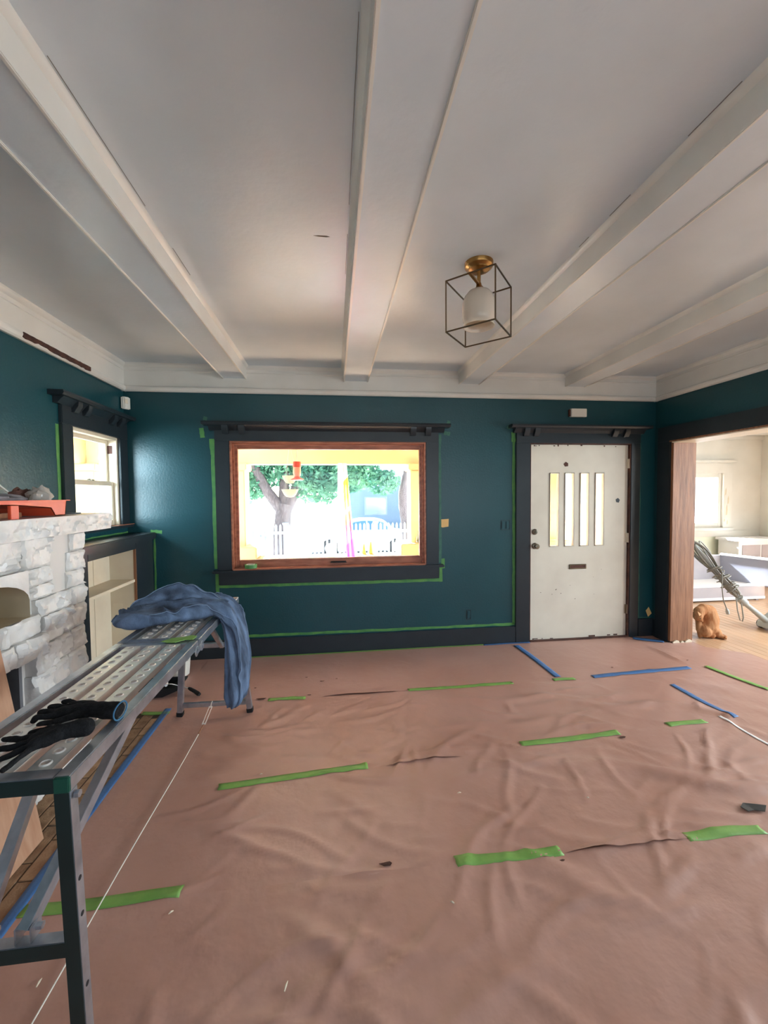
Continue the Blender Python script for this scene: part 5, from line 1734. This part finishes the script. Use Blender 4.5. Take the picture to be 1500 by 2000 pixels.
for k in range(84):
    x_ = g.uniform(-3.6, 1.75)
    lo = 1.75 - 0.55 * math.exp(-((x_ + 0.35) / 0.8) ** 2) - 0.35 * math.exp(-((x_ - 1.4) / 0.5) ** 2) - 0.55 * math.exp(-((x_ + 2.9) / 0.4) ** 2)
    bl.append((x_, g.uniform(12.9, 15.2), lo + 0.42 + abs(g.gauss(0, 0.9)), g.uniform(0.35, 0.62)))
foliage('foliage', bl, 24000, 0.10, LEAF, t1, 3)
t2 = thing('street_tree', 'slender leaning tree beside the right porch column', 'tree', (2.35, 13.2, -0.55))
MB().tube([(2.42, 13.2, -0.55), (2.34, 13.2, 0.5), (2.22, 13.2, 1.2), (2.20, 13.2, 1.6), (2.36, 13.2, 2.4), (2.45, 13.2, 3.2)], [0.22, 0.19, 0.17, 0.15, 0.13, 0.10], 12).build('trunk', BARK, t2, smooth=True)
MB().tube([(2.24, 13.2, 1.25), (2.5, 13.2, 1.7), (2.62, 13.25, 2.3)], [0.12, 0.09, 0.06], 10).build('branch', BARK, t2, smooth=True)
foliage('foliage', [(g.uniform(2.35, 3.4), g.uniform(13.0, 14), g.uniform(2.35, 4.2), g.uniform(0.3, 0.5)) for k in range(14)], 2600, 0.10, LEAF, t2, 5)
t3 = thing('yellow_green_shrub', 'yellow green shrub by the left end of the fence', 'shrub', (-2.95, 12.2, -0.52))
MB().tube([(-2.95, 11.9, -0.52), (-2.95, 11.9, 0.6)], [0.05, 0.03], 8).build('stem', BARK, t3)
foliage('foliage', [(-2.95 + g.uniform(-.3, .3), 11.9 + g.uniform(-.15, .15), g.uniform(0.0, 1.35), 0.28) for k in range(9)], 1500, 0.08, leaf_mat('yellow_green_leaves', (120, 140, 50), (170, 180, 80)), t3, 6)
t4 = thing('hedge', 'distant green hedge and trees across the street', 'hedge', (-12, 30, -0.8))
foliage('foliage', [(g.uniform(-22, -2.5), g.uniform(29, 33), g.uniform(0.5, 6.5), g.uniform(1.2, 2.0)) for k in range(40)], 7000, 0.26, LEAF, t4, 9)

# car
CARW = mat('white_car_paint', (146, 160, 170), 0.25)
CARG = mat('dark_car_glass', (70, 104, 140), 0.1, spec=0.8)
cr = thing('car', 'white sedan parked in the street behind the fence', 'car', (1.1, 17.0, -0.8))
cx, cz, cy0, cy1 = 1.15, -0.80, 16.15, 17.85
body = [(-2.2, 0.28), (-2.22, 0.55), (-2.12, 0.82), (-1.35, 0.90), (-0.95, 0.93), (1.0, 0.95), (1.4, 0.93), (2.0, 0.84), (2.2, 0.70), (2.24, 0.42), (2.15, 0.26), (1.72, 0.26)]
for k in range(7):
    a = math.pi * k / 6
    body.append((1.30 + 0.38 * math.cos(a), 0.26 + 0.40 * math.sin(a)))
body.append((-0.95, 0.24))
for k in range(7):
    a = math.pi * k / 6
    body.append((-1.33 + 0.38 * math.cos(a), 0.26 + 0.40 * math.sin(a)))
mb = MB()
mb.prism(body, lambda u, v, d: (cx + u, d, cz + v), cy0, cy1)
mb.build('body', CARW, cr, bevel=0.05)
cabin = [(-1.05, 0.90), (-0.45, 1.34), (-0.1, 1.41), (0.55, 1.40), (0.85, 1.33), (1.35, 0.92)]
mb = MB()
n_ = len(cabin)
vs = []
for yy, ins in ((cy0 + 0.06, 0), (cy1 - 0.06, 0)):
    for u, v in cabin:
        t = (v - 0.9) / 0.5
        vs.append((cx + u, yy + (0.16 * t if yy < 17 else -0.16 * t), cz + v))
mb.add(vs, [tuple(reversed(range(n_))), tuple(range(n_, 2 * n_))] + [(i, (i + 1) % n_, n_ + (i + 1) % n_, n_ + i) for i in range(n_)])
mb.build('cabin', CARW, cr, bevel=0.03)
for poly in ([(-0.82, 0.96), (-0.40, 1.29), (-0.08, 1.34), (0.08, 1.34), (0.08, 0.96)], [(0.15, 0.96), (0.15, 1.34), (0.52, 1.33), (0.76, 1.27), (1.05, 0.98)]):
    mb = MB()
    vs = []
    for dd in (0.0, 0.02):
        for u, v in poly:
            vs.append((cx + u, cy0 + 0.06 + 0.16 * (v - 0.9) / 0.5 - 0.006 - dd * 0.3, cz + v))
    m_ = len(poly)
    mb.add(vs, [tuple(range(m_)), tuple(reversed(range(m_, 2 * m_)))] + [(i, (i + 1) % m_, m_ + (i + 1) % m_, m_ + i) for i in range(m_)])
    mb.build('side_window', CARG, cr)
for wx_ in (1.30, -1.33):
    for yy in (cy0 + 0.02, cy1 - 0.22):
        o = MB().tube([(cx + wx_, yy, cz + 0.31), (cx + wx_, yy + 0.20, cz + 0.31)], 0.31, 26).build('wheel', RUBBER, cr, smooth=True, angle=40)
        MB().tube([(cx + wx_, yy - 0.012, cz + 0.31), (cx + wx_, yy + 0.004, cz + 0.31)], 0.20, 20).build('hubcap', STEEL, o, smooth=True, angle=40)
MB().box(cx - 0.05, cx + 0.10, cy0 - 0.012, cy0 + 0.004, cz + 0.80, cz + 0.83).build('door_handle', CARW, cr)
MB().box(cx + 2.10, cx + 2.225, cy0 + 0.05, cy0 + 0.35, cz + 0.60, cz + 0.74).build('lamp', mat('car_lamp', (200, 210, 214), 0.2), cr, bevel=0.02)

# house across the street
SID = mat('pale_blue_siding', (122, 142, 158), 0.7)
ROOFB = mat('blue_grey_roof', (104, 134, 158), 0.8, col2=(94, 122, 146), vscale=4)
hs = thing('far_house', 'pale blue sided house across the street', 'house', (6, 27, -0.8))
MB().box(0.8, 13, 27.0, 34, -0.8, 2.55).build('wall', SID, hs)
for k in range(20):
    z_ = -0.6 + k * 0.155
    mb = MB()
    mb.prism([(26.975, z_), (26.999, z_ + 0.15), (26.999, z_)], lambda u, v, d: (d, u, v), 0.8, 13)
    mb.build('siding_board', SID, hs)
mb = MB()
mb.prism([(26.4, 2.5), (30.5, 4.4), (34.6, 2.5), (34.6, 2.72), (30.5, 4.62), (26.4, 2.72)], lambda u, v, d: (d, u, v), 0.3, 13.6)
mb.build('roof', ROOFB, hs)
MB().box(0.3, 13.6, 26.36, 26.42, 2.45, 2.75).build('fascia', FENW, hs)
for x_ in (2.7, 5.6, 8.5):
    o = MB().box(x_ - 0.75, x_ + 0.75, 26.95, 27.0, 0.25, 1.45).build('window', FENW, hs)
    MB().box(x_ - 0.65, x_ + 0.65, 26.94, 26.951, 0.33, 1.37).build('pane', CARG, o)

# hanging flag on the porch beam, feeder and tiered bowls
FLAG = bpy.data.materials.new('rainbow_flag_cloth')
FLAG.use_nodes = True
nt = FLAG.node_tree
bs = nt.nodes['Principled BSDF']
bs.inputs['Roughness'].default_value = 0.8
tc = nt.nodes.new('ShaderNodeTexCoord')
sp = nt.nodes.new('ShaderNodeSeparateXYZ')
nt.links.new(tc.outputs['Object'], sp.inputs[0])
mr = nt.nodes.new('ShaderNodeMapRange')
mr.inputs['From Min'].default_value, mr.inputs['From Max'].default_value = 0.0, 1.32
ad = nt.nodes.new('ShaderNodeMath')
ad.operation = 'MULTIPLY_ADD'
ad.inputs[1].default_value = -1.1
nt.links.new(sp.outputs['X'], ad.inputs[0])
nt.links.new(sp.outputs['Z'], ad.inputs[2])
nt.links.new(ad.outputs[0], mr.inputs['Value'])
rp = nt.nodes.new('ShaderNodeValToRGB')
rp.color_ramp.interpolation = 'CONSTANT'
cols = [(0.0, (214, 70, 190)), (0.17, (232, 96, 170)), (0.26, (236, 92, 110)), (0.38, (240, 110, 84)), (0.50, (120, 190, 220)), (0.54, (248, 160, 90)), (0.64, (250, 220, 70)), (0.86, (246, 238, 220))]
el = rp.color_ramp.elements
el[0].position, el[0].color = cols[0][0], lin(cols[0][1])
el[1].position, el[1].color = cols[1][0], lin(cols[1][1])
for p_, c_ in cols[2:]:
    e_ = el.new(p_)
    e_.color = lin(c_)
nt.links.new(mr.outputs[0], rp.inputs[0])
nt.links.new(rp.outputs[0], bs.inputs['Base Color'])
tl_ = nt.nodes.new('ShaderNodeBsdfTranslucent')
nt.links.new(rp.outputs[0], tl_.inputs[0])
mx_ = nt.nodes.new('ShaderNodeMixShader')
mx_.inputs[0].default_value = 0.6
nt.links.new(bs.outputs[0], mx_.inputs[1])
nt.links.new(tl_.outputs[0], mx_.inputs[2])
nt.links.new(mx_.outputs[0], nt.nodes['Material Output'].inputs[0])
fg = thing('rainbow_flag', 'narrow rainbow coloured flag hanging from the porch beam', 'flag', (0.2, 5.75, 2.0))
mb = MB()
mb.grid(40, 12, lambda i, j: (0.14 + 0.0 + (0.055 + 0.075 * (1 - i / 39)) * (j / 11 - 0.35) * 1.0 + 0.06 * (1 - i / 39), 5.75 + 0.035 * math.sin(j * 1.1 + i * 0.06), 0.68 + 1.31 * i / 39))
mb.build('flag_cloth', FLAG, fg, smooth=True)
mb = MB()
mb.grid(40, 6, lambda i, j: (0.075 + 0.02 * (i / 39) + 0.075 * (j / 5 - 0.5), 5.74 + 0.02 * math.sin(j * 1.7 + i * 0.05), 0.80 + 1.19 * i / 39))
mb.build('white_panel', frosted_mat('white_flag_cloth', (244, 240, 232), 0.6, 0.8), fg, smooth=True, label='white folded edge of the flag')
FEED = mat('red_feeder_plastic', (226, 84, 66), 0.3)
fd = thing('bird_feeder', 'red and clear bird feeder hanging from the porch beam', 'bird feeder', (-0.43, 5.0, 1.7))
MB().tube([(-0.43, 5.0, 2.62), (-0.43, 5.0, 1.95)], 0.003, 6).build('hanger', STEEL, fd)
MB().lathe([(0.02, 1.955), (0.045, 1.95), (0.05, 1.90), (0.045, 1.885)], (-0.43, 5, 0), 20).build('cap', FEED, fd, smooth=True)
MB().lathe([(0.043, 1.885), (0.048, 1.83), (0.043, 1.79), (0.030, 1.775)], (-0.43, 5, 0), 20).build('reservoir', mat('red_nectar', (240, 170, 140), 0.2), fd, smooth=True)
MB().lathe([(0.030, 1.775), (0.035, 1.765), (0.075, 1.745), (0.078, 1.738), (0.06, 1.732), (0.0, 1.732)], (-0.43, 5, 0), 24).build('base_dish', FEED, fd, smooth=True)
bw = thing('hanging_bowls', 'two tiered clear hanging bowls outside the picture window', 'hanging basket', (-0.52, 5.05, 1.5))
BOWLM = frosted_mat('pale_bowl', (214, 220, 206), 0.6, 0.3)
for z_, r_ in ((1.63, 0.105), (1.80, 0.095)):
    MB().lathe([(0.0, z_ - 0.10), (r_ * 0.45, z_ - 0.093), (r_ * 0.75, z_ - 0.06), (r_ * 0.95, z_ - 0.015), (r_, z_), (r_ - 0.004, z_), (r_ * 0.92, z_ - 0.015), (r_ * 0.72, z_ - 0.056), (0.0, z_ - 0.094)], (-0.545, 5.3, 0), 24).build('bowl', BOWLM, bw, smooth=True)
for k in range(3):
    a = 2.1 * k
    MB().tube([(-0.545 + 0.10 * math.cos(a), 5.3 + 0.10 * math.sin(a), 1.63), (-0.545 + 0.09 * math.cos(a), 5.3 + 0.09 * math.sin(a), 1.80), (-0.545, 5.3, 2.2)], 0.0015, 5).build('chain', STEEL, bw)
MB().tube([(-0.545, 5.3, 2.2), (-0.545, 5.3, 2.62)], 0.002, 5).build('hanger', STEEL, bw)
CONE = mat('orange_cone', (236, 140, 70), 0.5)
for k, (x_, lb) in enumerate(((0.42, 'small orange garden cone on the porch wall, beside the flag'), (0.52, 'small orange garden cone on the porch wall, right of the other cone'))):
    o = MB().lathe([(0.045, 0), (0.045, 0.008), (0.032, 0.01), (0.008, 0.15 + 0.03 * k), (0.0, 0.153 + 0.03 * k)], (x_, 6.0, 0.691), 18).build('garden_cone', CONE, smooth=True)
    tag(o, lb, 'cone', 'orange cones on the porch wall')

# neighbour's wall seen through the small left window
nb = thing('neighbour_house', 'pale cream neighbouring house with blue windows outside the small left window', 'house', (-7.0, 9, -0.8))
MB().box(-8.5, -7.0, 6.8, 19, -0.8, 3.4).build('wall', mat('neighbour_cream', (240, 232, 214), 0.7), nb)
for y_ in (11.6, 12.9, 9.5, 14.6):
    o = MB().box(-7.0, -6.95, y_ - 0.42, y_ + 0.42, 0.45, 1.55).build('window', FENW, nb)
    MB().box(-6.955, -6.94, y_ - 0.34, y_ + 0.34, 0.52, 1.48).build('pane', CARG, o)
